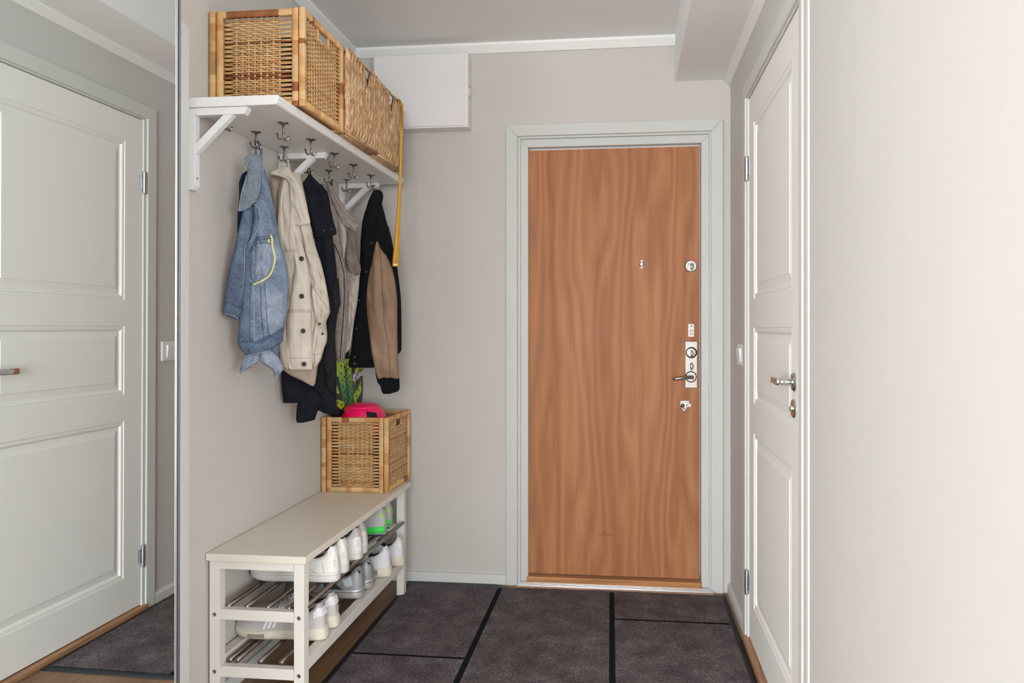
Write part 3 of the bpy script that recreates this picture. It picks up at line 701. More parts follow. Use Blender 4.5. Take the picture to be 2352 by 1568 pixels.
def seagrass_basket(x0, x1, y0, y1, z0, z1, label, vy):
    root = empty('seagrass_basket', ((x0+x1)/2, (y0+y1)/2, z0), label, 'basket', 'seagrass baskets')
    xi = x1-.012; hw = .040; depth = .100
    hwb = hw+.014
    def vlim(y):   # depth of the V notch below the rim at y
        q = 1-abs(y-vy)/hwb
        return (depth+.012)*q if q > 0 else 0
    # liner shell
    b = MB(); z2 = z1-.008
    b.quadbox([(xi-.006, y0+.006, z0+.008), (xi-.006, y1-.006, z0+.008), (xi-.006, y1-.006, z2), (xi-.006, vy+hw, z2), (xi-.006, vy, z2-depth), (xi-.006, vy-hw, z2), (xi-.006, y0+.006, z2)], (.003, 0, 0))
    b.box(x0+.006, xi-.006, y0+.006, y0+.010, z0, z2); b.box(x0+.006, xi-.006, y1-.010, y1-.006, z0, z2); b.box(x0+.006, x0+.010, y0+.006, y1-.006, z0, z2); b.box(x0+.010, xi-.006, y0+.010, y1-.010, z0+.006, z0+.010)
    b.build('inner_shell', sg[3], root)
    b = MB(); n = 11
    for i in range(n):
        y = y0+.016+(y1-y0-.032)*i/(n-1); braid(b, (xi, y, z0+.024), (xi, y, z1-.012-vlim(y)), (1, 0, 0), .0165, .029, .0066)
    b.build('braided_side', sg, root)
    for yy, nn in ((y0+.006, -1), (y1-.006, 1)):
        b = MB(); n = 11
        for i in range(n):
            x = x0+.016+(x1-x0-.03)*i/(n-1); braid(b, (x, yy, z0+.024), (x, yy, z1-.012), (0, nn, 0), .0125, .026, .006)
        b.build('braided_end', sg, root)
    b = MB()
    def rope(a, c_, r):
        a = Vector(a); c_ = Vector(c_); d = c_-a; n_ = max(2, int(d.length/.0065)); dn = d.normalized(); o_ = dn.orthogonal()
        for i in range(n_):
            p = a+d*(i/n_); s1 = Matrix.Rotation(i*2.2, 3, dn) @ o_
            strandseg(b, p-dn*.002+Vector((0, 0, r*.8)).cross(dn)*.9, p+dn*.010-Vector((0, 0, r*.8)).cross(dn)*.9+s1*r*.25, r*.75, random.choice([0, 1, 2]))
        b.tube([a, a.lerp(c_, .5), c_], r*.8, 8, 1)
    xr = xi+.002; zt = z1-.006
    rope((xr, y0+.004, zt), (xr, y1-.004, zt), .006); rope((xr, y0+.004, z0+.010), (xr, y1-.004, z0+.010), .0085)
    rope((x0+.008, y0+.008, zt), (xr, y0+.008, zt), .006); rope((x0+.008, y1-.008, zt), (xr, y1-.008, zt), .006); rope((x0+.01, y0, zt), (x0+.01, y1, zt), .006)
    rope((x0, y0+.006, z0+.01), (xr, y0+.006, z0+.01), .008)
    rope((xr, vy-hw, zt-.004), (xr, vy, zt-depth), .0048); rope((xr, vy+hw, zt-.004), (xr, vy, zt-depth), .0048)
    for yy in (y0+.006, y1-.006):
        for k in range(int((z1-z0-.02)/.009)):
            zz = z0+.015+k*.009; strandseg(b, (xr-.012, yy+.004, zz+.004), (xr+.004, yy-.004, zz), .0045, random.choice([0, 1, 2]))
    b.build('rope_rim', sg, root)
    b = MB()
    for k in range(18):
        x = x0+.012+(x1-.014-x0-.012)*k/17
        b.tube([(x, y0+.004, z0+.0085), (x, (y0+y1)/2, z0+.0085), (x, y1-.004, z0+.0085)], .0092, 8, random.choice([0, 1, 2]))
    b.build('base', sg, root)
    return root
seagrass_basket(-1.31, -.985, 2.652, 2.990, 1.9055, 2.212, 'braided seagrass basket in the middle of the hat shelf', 2.865)
seagrass_basket(-1.31, -.985, 2.996, 3.336, 1.9055, 2.205, 'braided seagrass basket at the far end of the hat shelf', 3.168)
# things inside the baskets, seen through the handles
def bundle(x0, x1, y0, y1, z0, z1, name, m, label, cat):
    b = MB(); rs = []
    for i in range(9):
        f = i/8; s_ = math.sin(math.pi*(.12+.76*f))**.18; z = z0+(z1-z0)*f
        rs.append([Vector(((x0+x1)/2+(x1-x0)/2*s_*math.copysign(abs(math.cos(a))**.5, math.cos(a))*(1+.05*noise.noise(Vector((a*2, f*4, 1)))), (y0+y1)/2+(y1-y0)/2*s_*math.copysign(abs(math.sin(a))**.5, math.sin(a)), z+.008*noise.noise(Vector((a*3, f*3, 5))))) for a in [k*math.pi/12 for k in range(24)]])
    b.rings(rs); return tag(b.build(name, m), label, cat)
bundle(-1.10, -1.032, 2.42, 2.50, 2.15, 2.188, 'folded_cloth', mat('blue_cloth', (20, 80, 180), .8, var=.2, bump=.4, bscale=80), 'bright blue cloth glimpsed through the handle of the golden rattan basket', 'cloth')
bundle(-1.288, -1.032, 2.335, 2.610, 1.921, 2.145, 'folded_cloth', mat('black_cloth', (26, 28, 34), .8), 'black cloth glimpsed through the handle of the golden rattan basket', 'cloth')
bundle(-1.28, -1.012, 2.69, 2.95, 1.921, 2.158, 'folded_cloth', mat('navy_cloth', (52, 62, 96), .85, bump=.4, bscale=80), 'navy cloth glimpsed through the notch of the middle seagrass basket', 'cloth')
bundle(-1.28, -1.012, 3.03, 3.30, 1.921, 2.205, 'folded_cloth', mat('dark_knit', (24, 24, 28), .9, bump=.4, bscale=80), 'black knitwear filling the far seagrass basket', 'cloth')
b = MB(); b.box(-1.27, -1.045, 3.24, 3.51, .513, .728)
tag(b.build('storage_bag', mat('dark_bag', (40, 40, 46), .9), bevel=.03, seg=4), 'dark bag low inside the rattan basket on the bench', 'bag')

# ------------------------------------------------------------------ garments
DETAIL = []
def planept(u, v, A, B, off=0.0):
    A = Vector((A[0], A[1], 0)); B = Vector((B[0], B[1], 0)); e = (B-A).normalized(); n = Vector((e.y, -e.x, 0))  # towards viewer
    r = ray(u, v); c0 = (A+n*off).dot(n); t_ = c0/(r.x*n.x+r.y*n.y)
    return CAMP+r*t_, n
def interp_rows(rows, step):
    vs = [r[0] for r in rows]; out = []
    v = vs[0]
    def cr(p0, p1, p2, p3, t):
        return .5*((2*p1)+(-p0+p2)*t+(2*p0-5*p1+4*p2-p3)*t*t+(-p0+3*p1-3*p2+p3)*t**3)
    for i in range(len(rows)-1):
        a = rows[max(i-1, 0)]; b_ = rows[i]; c_ = rows[i+1]; d = rows[min(i+2, len(rows)-1)]
        n = max(1, int(round((c_[0]-b_[0])/step)))
        for k in range(n):
            t_ = k/n
            f = lambda j: b_[j]+(c_[j]-b_[j])*t_ if len(rows) < 4 else .35*(b_[j]+(c_[j]-b_[j])*t_)+.65*cr(a[j], b_[j], c_[j], d[j], t_)
            out.append((b_[0]+(c_[0]-b_[0])*t_, f(1), f(2)))
    out.append(rows[-1][:3]); return out
def garment(name, rows, A, B, off, T, m, parent, seed=0, folds=.006, ff=5.0, step=4, n=40, taper=True, sharp=.75, vert=1.0, tilt=0.0):
    rr = interp_rows(rows, step); rs = []
    N = len(rr)
    for i, (v, uL, uR) in enumerate(rr):
        o_ = off+tilt*i/N
        pl, nn = planept(uL, v, A, B, o_); pr, _ = planept(uR, v, A, B, o_)
        c_ = (pl+pr)/2; e = (pr-pl)/2; hw = e.length
        th = min(T, hw*.9+.003)
        if taper: th *= min(1, .35+.65*min(i, N-1-i)/5.0)
        ring = []
        for k in range(n):
            a = 2*math.pi*k/n; ca, sa = math.cos(a), math.sin(a)
            cx = math.copysign(abs(ca)**.85, ca); sy = math.copysign(abs(sa)**sharp, sa)
            s_ = cx*hw
            env = abs(sa)**.5
            d = folds*(noise.noise(Vector((s_*ff*9, c_.z*ff*.9*vert, seed)))+.5*noise.noise(Vector((s_*ff*22+c_.z*6, c_.z*ff*2.2*vert, seed+9))))*env*1.6
            d += folds*.7*(abs(noise.noise(Vector((s_*ff*6+c_.z*ff*2.5, c_.z*ff*1.3*vert, seed+3))))-.25)*env*1.4
            rg = 1-abs(noise.noise(Vector((s_*ff*5+c_.z*ff*1.6, c_.z*ff*1.1*vert-s_*ff*1.5, seed+20))))*3.2
            if rg > 0: d += folds*1.1*rg*rg*env
            p = c_+e*cx+nn*(th*sy+(d if sa > 0 else -d*.3))
            if p.x < LX+.004: p.x = LX+.004
            ring.append(p)
        rs.append(ring)
    b = MB(); b.rings(rs, 0, True); o = b.build(name, m, parent)
    verts = [Vector(p) for r in rs for p in r]; fs = b.f
    return o, BVHTree.FromPolygons(verts, fs)
def onsurf(bvhs, u, v, lift=.0015):
    r = ray(u, v).normalized(); best = None
    for bv in bvhs:
        h = bv.ray_cast(CAMP, r)
        if h[0] is not None and (best is None or h[3] < best[1]): best = (h[0], h[3], h[1])
    if best is None: return None, None
    nrm = best[2] if best[2].dot(r) < 0 else -best[2]
    return best[0]+nrm*lift, nrm
def seam(name, path, bvhs, r, m, parent, lift=.0008, flat=None, dash=None, step=2.5, wob=0):
    pts = []
    for i in range(len(path)-1):
        (u0, v0), (u1, v1) = path[i], path[i+1]; n = max(1, int(math.hypot(u1-u0, v1-v0)/step))
        for k in range(n): pts.append((u0+(u1-u0)*k/n, v0+(v1-v0)*k/n))
    pts.append(path[-1]); b = MB(); run = []; cnt = 0
    def fl(run):
        if len(run) > 1: b.tube(run, r, 6)
    for i, (u, v) in enumerate(pts):
        if wob: u += wob*math.sin(i*1.7); v += wob*.5*math.cos(i*1.3)
        p, nn = onsurf(bvhs, u, v, lift)
        if p is None or (dash and i % dash == dash-1): fl(run); run = []; continue
        if run and (p-run[-1]).length > .02: fl(run); run = []
        run.append(p)
    fl(run)
    if b.v: return b.build(name, m, parent)
def button(name, u, v, bvhs, r, m, parent, h=.003):
    p, nn = onsurf(bvhs, u, v, .0022)
    if p is None: return
    nn = (nn+Vector((-.3, -1, 0)).normalized()*1.5).normalized()
    b = MB(); b.lathe(p-nn*.002, nn, [(r, 0), (r, h*.6+.002), (r*.85, h+.002), (r*.5, h*.8+.002), (0, h*.9+.002)], 18); return b.build(name, m, parent)
def flatpatch(name, poly, bvhs, m, parent, lift=.002, step=3.0):
    """cloth patch lying on a garment: grid over polygon rows (v, uL, uR)"""
    rr = interp_rows(poly, step); b = MB(); n = 10; rows_ = []
    for v, uL, uR in rr:
        row = []
        for k in range(n+1):
            p, _ = onsurf(bvhs, uL+(uR-uL)*k/n, v, lift); row.append(p)
        rows_.append(row)
    for i in range(len(rows_)-1):
        for k in range(n):
            q = [rows_[i][k], rows_[i][k+1], rows_[i+1][k+1], rows_[i+1][k]]
            if all(x is not None for x in q): 
                dd = -ray(600, 600).normalized()*.0006
                b.add(q, [(0, 1, 2, 3)], 0, True); b.add([x-dd*3 for x in q], [(3, 2, 1, 0)], 0, True)
    if b.v: return b.build(name, m, parent)
def loop(p_top, p_bot, m, parent, wid=.006, r=.0022):
    a = Vector(p_top); c_ = Vector(p_bot); b = MB()
    b.tube([c_+Vector((-wid, 0, -.006)), c_.lerp(a, .5)+Vector((-wid*.8, 0, 0)), a+Vector((-wid*.35, 0, -.002)), a+Vector((0, 0, .002)), a+Vector((wid*.35, 0, -.002)), c_.lerp(a, .5)+Vector((wid*.8, 0, 0)), c_+Vector((wid, 0, -.006))], r, 8)
    return b.build('hanging_loop', m, parent)

def denim(name, rgb, rgb2, fleck=(196, 202, 208), amt=.35):
    m, nt, b = newmat(name); L = nt.links; N = nt.nodes.new
    tc = N('ShaderNodeTexCoord')
    n = N('ShaderNodeTexNoise'); n.inputs['Scale'].default_value = 16; n.inputs['Detail'].default_value = 6; n.inputs['Roughness'].default_value = .62
    L.new(tc.outputs['Object'], n.inputs['Vector'])
    r = N('ShaderNodeValToRGB'); e = r.color_ramp.elements; e[0].position = .34; e[1].position = .66; e[0].color = (*lin(rgb2), 1); e[1].color = (*lin(rgb), 1); L.new(n.outputs['Fac'], r.inputs['Fac'])
    mp = N('ShaderNodeMapping'); mp.inputs['Scale'].default_value = (1, 1, .22); L.new(tc.outputs['Object'], mp.inputs['Vector'])
    n2 = N('ShaderNodeTexNoise'); n2.inputs['Scale'].default_value = 620; n2.inputs['Detail'].default_value = 3; L.new(mp.outputs['Vector'], n2.inputs['Vector'])
    mp3 = N('ShaderNodeMapping'); mp3.inputs['Scale'].default_value = (.3, .3, 1); L.new(tc.outputs['Object'], mp3.inputs['Vector'])
    n3 = N('ShaderNodeTexNoise'); n3.inputs['Scale'].default_value = 420; n3.inputs['Detail'].default_value = 3; L.new(mp3.outputs['Vector'], n3.inputs['Vector'])
    ad = N('ShaderNodeMath'); ad.operation = 'ADD'; L.new(n2.outputs['Fac'], ad.inputs[0]); L.new(n3.outputs['Fac'], ad.inputs[1])
    mr = N('ShaderNodeMapRange'); mr.inputs[1].default_value = .8; mr.inputs[2].default_value = 1.35; mr.inputs[4].default_value = amt; L.new(ad.outputs[0], mr.inputs[0])
    mx = N('ShaderNodeMixRGB'); L.new(mr.outputs[0], mx.inputs[0]); L.new(r.outputs['Color'], mx.inputs[1]); mx.inputs[2].default_value = (*lin(fleck), 1)
    L.new(mx.outputs['Color'], b.inputs['Base Color']); b.inputs['Roughness'].default_value = .92; b.inputs['Specular IOR Level'].default_value = .12
    bp = N('ShaderNodeBump'); bp.inputs['Strength'].default_value = .5; bp.inputs['Distance'].default_value = .001; L.new(ad.outputs[0], bp.inputs['Height']); L.new(bp.outputs['Normal'], b.inputs['Normal'])
    return m
def cloth(name, rgb, rgb2=None, rough=.9, bs=900, bump=.35, vs=14, sheen=.2):
    return mat(name, rgb, rough, rgb2=rgb2 or tuple(int(x*.9) for x in rgb), vscale=vs, bump=bump, bscale=bs, spec=.15, bdist=.0008)
# --- denim jacket
mden = denim('denim', (116, 134, 156), (60, 76, 102)); mdenl = denim('denim_faded', (140, 150, 166), (82, 98, 122), amt=.42); mdenb = denim('denim_blue', (86, 108, 134), (50, 66, 90), amt=.25)
mdenc = denim('denim_grey', (116, 128, 140), (72, 84, 98), amt=.32)
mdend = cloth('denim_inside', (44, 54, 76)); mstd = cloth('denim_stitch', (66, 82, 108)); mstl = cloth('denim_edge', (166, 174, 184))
dj = empty('denim_jacket', (-1.2, 2.42, 1.10), 'faded blue denim jacket with frayed yellow pocket trim, nearest on the hooks', 'jacket')
A, B = (-1.30, 2.36), (-1.07, 2.45)
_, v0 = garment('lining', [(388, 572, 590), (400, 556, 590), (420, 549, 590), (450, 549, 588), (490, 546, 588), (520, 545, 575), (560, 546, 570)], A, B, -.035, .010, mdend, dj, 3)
_, v1 = garment('body', [(362, 572, 603), (385, 575, 606), (400, 580, 612), (440, 580, 621), (480, 580, 630), (520, 582, 637), (560, 578, 645), (600, 566, 656), (640, 562, 663), (680, 556, 661), (720, 551, 659), (750, 548, 654), (770, 547, 651), (785, 547, 648), (798, 550, 628), (808, 558, 605), (814, 567, 588)], A, B, 0, .036, mden, dj, 11, .0065, 5)
_, v2 = garment('sleeve', [(470, 560, 584), (520, 550, 581), (560, 541, 574), (600, 531, 568), (640, 523, 562), (680, 518, 558), (700, 516, 556), (718, 514, 553), (726, 524, 551), (733, 540, 549)], A, B, .012, .026, mdenb, dj, 21, .004, 4)
_, v2b = garment('cuff', [(694, 515.5, 556), (708, 514.5, 554.5), (719, 513.5, 552.5), (727, 524, 551), (734, 541, 549)], A, B, .015, .028, mdenb, v2 and bpy.data.objects[_.name], 22, .002, 3)
_, v3 = garment('collar', [(355, 574, 597), (359, 565, 602), (366, 561, 603), (376, 564, 604), (388, 568, 604), (400, 567, 604), (415, 562, 603), (430, 557, 601), (445, 553, 597), (455, 551, 595), (463, 549.5, 588), (472, 548, 578), (479, 547, 570), (485, 546.5, 556)], A, B, .035, .013, mdenc, dj, 31, .003, 4)
_, v4 = garment('lapel_fold', [(464, 582, 593), (475, 582, 596), (500, 583, 600), (520, 580, 599), (540, 577, 592), (560, 570, 584), (578, 562, 574), (590, 561, 572)], A, B, .026, .009, mdenb, dj, 41, .003, 6)
_, v5 = garment('placket', [(580, 562, 584), (600, 562, 584), (640, 560, 583.5), (680, 556, 583.5), (720, 551.5, 583), (760, 548, 583), (784, 547, 583), (798, 550, 583), (812, 564, 583)], A, B, .016, .023, mdenb, dj, 51, .002, 3)
_, v6 = garment('chest_pocket', [(545, 590, 622), (556, 588, 626), (575, 587, 629), (590, 586, 631), (605, 585.5, 629), (620, 585, 625), (635, 584.5, 614), (648, 584, 600), (654, 583.5, 588)], A, B, .022, .019, mdenl, dj, 61, .005, 7)
_, v7 = garment('front_panel', [(650, 584, 640), (680, 584, 652), (720, 584, 652), (750, 584, 650), (770, 584, 630), (784, 584, 600)], A, B, .014, .0255, mdenl, dj, 62, .005, 7)
g8, v8 = garment('waistband', [(753, 645, 653), (762, 622, 652), (772, 600, 650.5), (784, 548, 649), (793, 548, 636), (802, 553, 622), (810, 560, 602), (815, 567, 588)], A, B, .016, .026, mdenb, dj, 71, .002, 3, sharp=.6)
g9, v9 = garment('turned_cuff', [(810, 564, 600), (820, 559, 599), (830, 555.5, 594), (836, 553.5, 587), (842, 552, 578), (848, 551, 568), (853, 550.5, 560), (857, 550.5, 554)], A, B, .0, .022, mdenl, dj, 81, .005, 6)
g10, v10 = garment('turned_cuff', [(802, 600, 622), (812, 597.5, 632), (822, 596, 641), (832, 598, 646), (838, 607, 649), (844, 618, 651), (850, 626, 650), (857, 627.5, 645), (863, 629, 640), (869, 631, 635)], A, B, .005, .022, mdenl, dj, 91, .007, 6)
_, v11 = garment('sleeve', [(780, 625, 645), (800, 620, 641), (820, 620, 639), (830, 622, 638)], A, B, -.01, .015, mdenb, dj, 92, .002, 6)
allv = [v1, v2, v2b, v3, v4, v5, v6, v7, v8, v9, v10]
lp = Vector((-1.268, 2.503, 1.832))
b = MB(); q1 = at(588, 356, Y=2.475); q2 = at(600, 358, Y=2.475)
b.tube([q1, at(587.5, 340, Y=2.49), at(586, 325, Y=2.50), at(588.5, 318, Y=2.50)], .0038, 8, flat=.6); b.tube([q2, at(600, 345, Y=2.49), at(597, 333, Y=2.495), at(592, 324, Y=2.50)], .0045, 8, flat=.6); b.build('hanging_loop', mdenb, dj)
for path in ([(545, 784), (583, 784)], [(583, 785), (600, 781), (625, 769), (652, 752)], [(585, 789), (602, 785), (627, 773), (650, 759)], [(598, 655), (600, 720), (606, 778)], [(608, 650), (612, 720), (618, 770)], [(516, 694), (530, 696), (555, 707)], [(589, 546), (610, 543), (634, 541)], [(587, 552), (610, 549), (634, 547)], [(588, 560), (605, 556), (624, 560)], [(575, 595), (576, 650), (574, 720), (574, 782)], [(602, 400), (598, 440), (595, 456)]):
    seam('seam', path, allv, .0009, mstd, dj, .0006)
for path in ([(603, 372), (604, 395), (602, 420), (612, 430)], [(562, 366), (568, 378), (566, 405), (556, 440), (548, 484)], [(547, 484), (558, 482), (572, 474), (581, 463), (592, 460)], [(583, 468), (594, 478), (599, 500), (595, 520), (580, 548), (562, 570), (561, 600), (561, 640), (550, 728)], [(514, 719), (536, 724), (549, 733)], [(583.5, 656), (583.5, 700), (583.5, 780)], [(566, 815), (590, 812), (625, 802), (647, 788)], [(551, 856), (562, 848), (572, 840), (586, 837)], [(556, 821), (566, 829), (577, 838)], [(558, 819), (568, 826), (580, 836)], [(611, 842), (622, 838), (640, 836), (650, 842)]):
    seam('edge_stitching', path, allv, .0011, mstl, dj, .0008)
myel = mat('yellow_fray', (222, 214, 138), .95, bump=.6, bscale=500)
for path in ([(589, 545), (606, 542), (622, 540), (625, 548), (625, 562), (628, 578), (632, 592), (629, 606), (626, 620), (618, 634), (604, 644), (583, 654)], [(617, 549), (617, 557)], [(629, 483), (638, 484)]):
    pth = path[2:] if len(path) > 5 else path
    seam('frayed_trim', pth, allv, .0030, myel, dj, .0008, step=1.6, wob=1.0)
for u, v in ((577, 645), (575, 730), (577, 799)): button('button', u, v, allv, .0055, mat('denim_button', (120, 134, 152), .4, .5), dj)
# --- beige jacket
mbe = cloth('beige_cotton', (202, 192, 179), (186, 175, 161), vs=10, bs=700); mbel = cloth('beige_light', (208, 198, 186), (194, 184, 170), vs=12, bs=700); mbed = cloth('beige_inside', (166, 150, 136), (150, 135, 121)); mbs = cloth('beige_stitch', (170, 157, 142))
bj = empty('beige_jacket', (-1.2, 2.68, 1.08), 'cream cotton jacket with brown snap buttons behind the denim jacket', 'jacket')
A, B = (-1.30, 2.655), (-1.075, 2.70)
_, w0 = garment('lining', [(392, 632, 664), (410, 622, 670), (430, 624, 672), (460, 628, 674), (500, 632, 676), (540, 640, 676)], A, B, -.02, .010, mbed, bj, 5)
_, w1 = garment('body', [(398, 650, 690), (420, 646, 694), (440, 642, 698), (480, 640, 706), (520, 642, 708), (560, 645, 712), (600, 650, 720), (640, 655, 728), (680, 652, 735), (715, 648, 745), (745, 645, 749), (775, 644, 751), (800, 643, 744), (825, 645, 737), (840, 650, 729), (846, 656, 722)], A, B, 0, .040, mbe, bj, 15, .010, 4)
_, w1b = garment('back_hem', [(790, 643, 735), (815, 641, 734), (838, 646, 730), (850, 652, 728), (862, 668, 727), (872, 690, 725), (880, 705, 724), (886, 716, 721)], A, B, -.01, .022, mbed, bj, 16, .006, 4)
_, w2 = garment('front_placket', [(500, 676, 684), (522, 672, 684), (550, 674, 693), (580, 675, 703), (610, 676, 709), (640, 674, 713), (680, 668, 714.5), (720, 662, 715), (760, 659, 716), (800, 659, 717), (830, 661, 717.5), (845, 664, 718), (849, 668, 717)], A, B, .030, .023, mbel, bj, 25, .006, 4)
_, w3 = garment('sleeve', [(500, 688, 708), (520, 690, 714), (545, 695, 719), (570, 700, 726), (600, 707, 736), (640, 714, 746), (680, 716, 753), (700, 716, 756), (716, 718, 757.5), (724, 719, 755), (736, 720, 750), (748, 721, 748), (766, 720, 751), (785, 718, 750), (800, 717, 744), (815, 717, 739), (830, 718, 734), (843, 718, 727)], A, B, .024, .028, mbe, bj, 35, .010, 6)
_, w4 = garment('collar', [(382, 646, 660), (386, 640, 664), (391, 632, 668), (396, 620, 671), (401, 622, 674), (405, 640, 678), (411, 657, 682), (420, 663, 687), (440, 665, 696), (460, 666, 701), (480, 668, 705), (500, 674, 710), (511, 677, 713), (515, 677, 706), (518, 678, 688)], A, B, .045, .012, mbel, bj, 45, .004, 5)
_, w5 = garment('lapel', [(410, 651, 664), (440, 645, 660), (480, 640, 658), (520, 638, 656), (560, 642, 654), (575, 646, 652)], A, B, .033, .010, mbe, bj, 46, .003, 5)
allw = [w1, w1b, w2, w3, w4, w5]
b = MB(); b.tube([at(646, 386, Y=2.69), at(649, 368, Y=2.70), at(652, 351, Y=2.715), at(654, 349, Y=2.717), at(657, 352, Y=2.715), at(661, 370, Y=2.70), at(665, 388, Y=2.69)], .0032, 8); b.build('hanging_loop', mbel, bj)
for path in ([(657, 712), (714, 712)], [(659, 716), (714, 716)], [(658, 822), (716, 822)], [(655, 573), (684, 573)], [(655, 577), (684, 577)], [(714, 650), (715, 700), (716, 780), (717.5, 846)], [(700, 575), (735, 592)], [(716, 655), (740, 690), (757, 712)], [(666, 412), (668, 470), (664, 560), (668, 575)], [(663, 577), (664, 596), (670, 602), (675, 594), (675, 577)], [(720, 815), (738, 812)], [(664, 849), (716, 849)]):
    seam('seam', path, allw, .0009, mbs, bj, .0006)
for path in ([(622, 399), (650, 404), (677, 411), (690, 428), (699, 452), (705, 480), (712, 510)], [(712, 511), (700, 515), (678, 517)]): seam('edge_stitching', path, allw, .0011, mbel, bj, .0008)
mbt = mat('brown_button', (74, 62, 54), .35)
for u, v in ((693, 594), (693, 680), (696, 760), (698, 835)): button('snap_button', u, v, allw, .0088, mbt, bj, .0035)
for u, v in ((734, 743), (741, 766)): button('cuff_snap', u, v, allw, .0045, mbt, bj)
# --- black coat
mbk = cloth('black_wool', (29, 31, 39), (22, 24, 30), bs=500); mbk2 = cloth('black_shell', (31, 31, 34), (24, 24, 27), rough=.7); mbkd = cloth('black_seam', (16, 17, 20))
bc = empty('black_coat', (-1.2, 2.86, .93), 'long black coat hanging between the cream and the grey jackets', 'coat')
A, B = (-1.30, 2.80), (-1.11, 2.89)
_, k1 = garment('body', [(424, 696, 740), (450, 698, 752), (500, 708, 760), (545, 722, 764), (580, 726, 769), (640, 730, 774), (666, 730, 778), (696, 728, 782), (712, 724, 777), (723, 722, 774), (750, 718, 771), (781, 712, 769), (830, 708, 773), (870, 700, 773), (905, 728, 773), (928, 729, 773.5), (942, 731, 774), (949, 745, 774)], A, B, 0, .040, mbk, bc, 7, .009, 4)
_, k2 = garment('hood_collar', [(401, 709, 715), (408, 704, 720), (416, 698, 728), (424, 690, 736), (433, 692, 746), (443, 695, 753), (460, 700, 757), (480, 704, 760), (508, 711, 766), (525, 716, 771), (538, 719, 773), (543, 720, 760), (547, 720, 732)], A, B, .040, .013, mbk, bc, 17, .005, 5)
_, k3 = garment('sleeve', [(640, 752, 778), (680, 748, 781), (696, 748, 782.5), (712, 747, 778), (723, 747, 775), (760, 744, 770), (781, 742, 769.5), (827, 742, 773), (870, 744, 773), (900, 745.5, 773), (906, 746, 772)], A, B, .022, .030, mbk2, bc, 27, .006, 5)
_, k4 = garment('sleeve', [(820, 645, 705), (850, 645.5, 707), (875, 646.5, 707), (900, 648, 706.5), (918, 650, 706), (925, 651, 698)], A, B, .010, .028, mbk, bc, 37, .003, 3)
_, k5 = garment('coat_tail', [(850, 690, 745), (890, 690, 746), (918, 686, 744), (932, 682, 736), (945, 681, 729), (957, 680, 725), (964, 680, 722), (970, 682, 698)], A, B, -.005, .026, mbk, bc, 47, .008, 5)
allk = [k1, k2, k3, k4, k5]
loop(at(708, 380, Y=2.915), at(711.5, 404, Y=2.90), M['black'], bc, .006, .0016)
for path in ([(745, 560), (750, 640), (752, 700)], [(742, 700), (741, 800), (745, 903)], [(700, 432), (725, 438), (748, 446)], [(722, 546), (760, 543)], [(728, 905), (746, 905)], [(690, 940), (726, 930)]): seam('seam', path, allk, .0010, mbkd, bc, .0005)
for u, v in ((744, 529), (763, 525)): button('snap_button', u, v, allk, .005, mat('dark_snap', (58, 58, 62), .4, .5), bc)
# --- grey jacket
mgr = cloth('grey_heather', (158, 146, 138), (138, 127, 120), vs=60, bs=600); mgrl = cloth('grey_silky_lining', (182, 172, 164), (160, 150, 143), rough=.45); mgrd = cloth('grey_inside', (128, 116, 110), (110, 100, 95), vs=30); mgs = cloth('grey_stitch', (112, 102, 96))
gj = empty('grey_jacket', (-1.19, 3.10, 1.12), 'taupe-grey zip jacket with pale silky lining, behind the black coat', 'jacket')
A, B = (-1.27, 3.07), (-1.10, 3.12)
_, g1 = garment('body', [(424, 736, 760), (457, 740, 779), (482, 744, 790), (518, 750, 800), (560, 755, 806), (590, 757, 812), (617, 760, 820), (640, 762, 822), (666, 763, 821), (700, 764, 817), (749, 766, 811), (780, 767, 807), (800, 769, 802), (812, 771, 795), (824, 773, 791), (831, 776, 789)], A, B, -.005, .035, mgr, gj, 8, .007, 4)
_, g2 = garment('collar', [(424, 752, 760), (440, 756, 770), (457, 760, 780), (470, 766, 789), (482, 772, 797), (495, 777, 807), (505, 781, 814), (514, 785, 822), (521, 794, 823), (528, 806, 818), (532, 811, 816)], A, B, .030, .018, mgr, gj, 18, .006, 5)
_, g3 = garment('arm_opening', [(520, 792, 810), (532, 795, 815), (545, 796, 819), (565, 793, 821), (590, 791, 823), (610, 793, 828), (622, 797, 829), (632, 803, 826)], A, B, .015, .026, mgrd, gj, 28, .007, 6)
_, g4 = garment('lining', [(492, 774, 780), (505, 775, 786), (520, 777, 793), (540, 780, 797), (560, 783, 796), (580, 786, 793), (594, 788, 791)], A, B, .026, .018, mgrl, gj, 38, .003, 5)
_, g5 = garment('lining', [(628, 806, 827), (640, 800, 826), (666, 799, 824), (700, 799, 820), (730, 798, 815), (749, 797, 812), (780, 795, 808), (798, 794, 805), (810, 793, 797)], A, B, .012, .028, mgrl, gj, 48, .008, 6)
_, g6 = garment('zip_placket', [(543, 760, 765), (560, 764, 775), (580, 767, 783), (600, 769, 790), (630, 770, 797), (660, 770, 798.5), (700, 769, 799), (740, 768, 798), (780, 768, 796), (810, 770, 794), (824, 772, 792), (830, 776, 788)], A, B, .028, .022, mgr, gj, 58, .003, 6)
allg = [g1, g2, g3, g4, g5, g6]
loop(at(763, 413, Y=3.13), at(760, 432, Y=3.11), M['black'], gj, .003, .002)
seam('zip', [(768, 560), (781, 590), (790, 630), (791, 680), (788, 740), (783, 800), (782, 824)], allg, .0020, M['black'], gj, .0006)
for path in ([(772, 600), (778, 660), (778, 720), (774, 826)], [(796, 600), (799, 680), (796, 760), (790, 826)], [(793, 640), (795, 700), (792, 770), (786, 828)], [(792, 582), (818, 584)], [(792, 605), (822, 616)], [(800, 634), (826, 628)], [(760, 440), (790, 490), (818, 512)]): seam('seam', path, allg, .0009, mgs, gj, .0005)
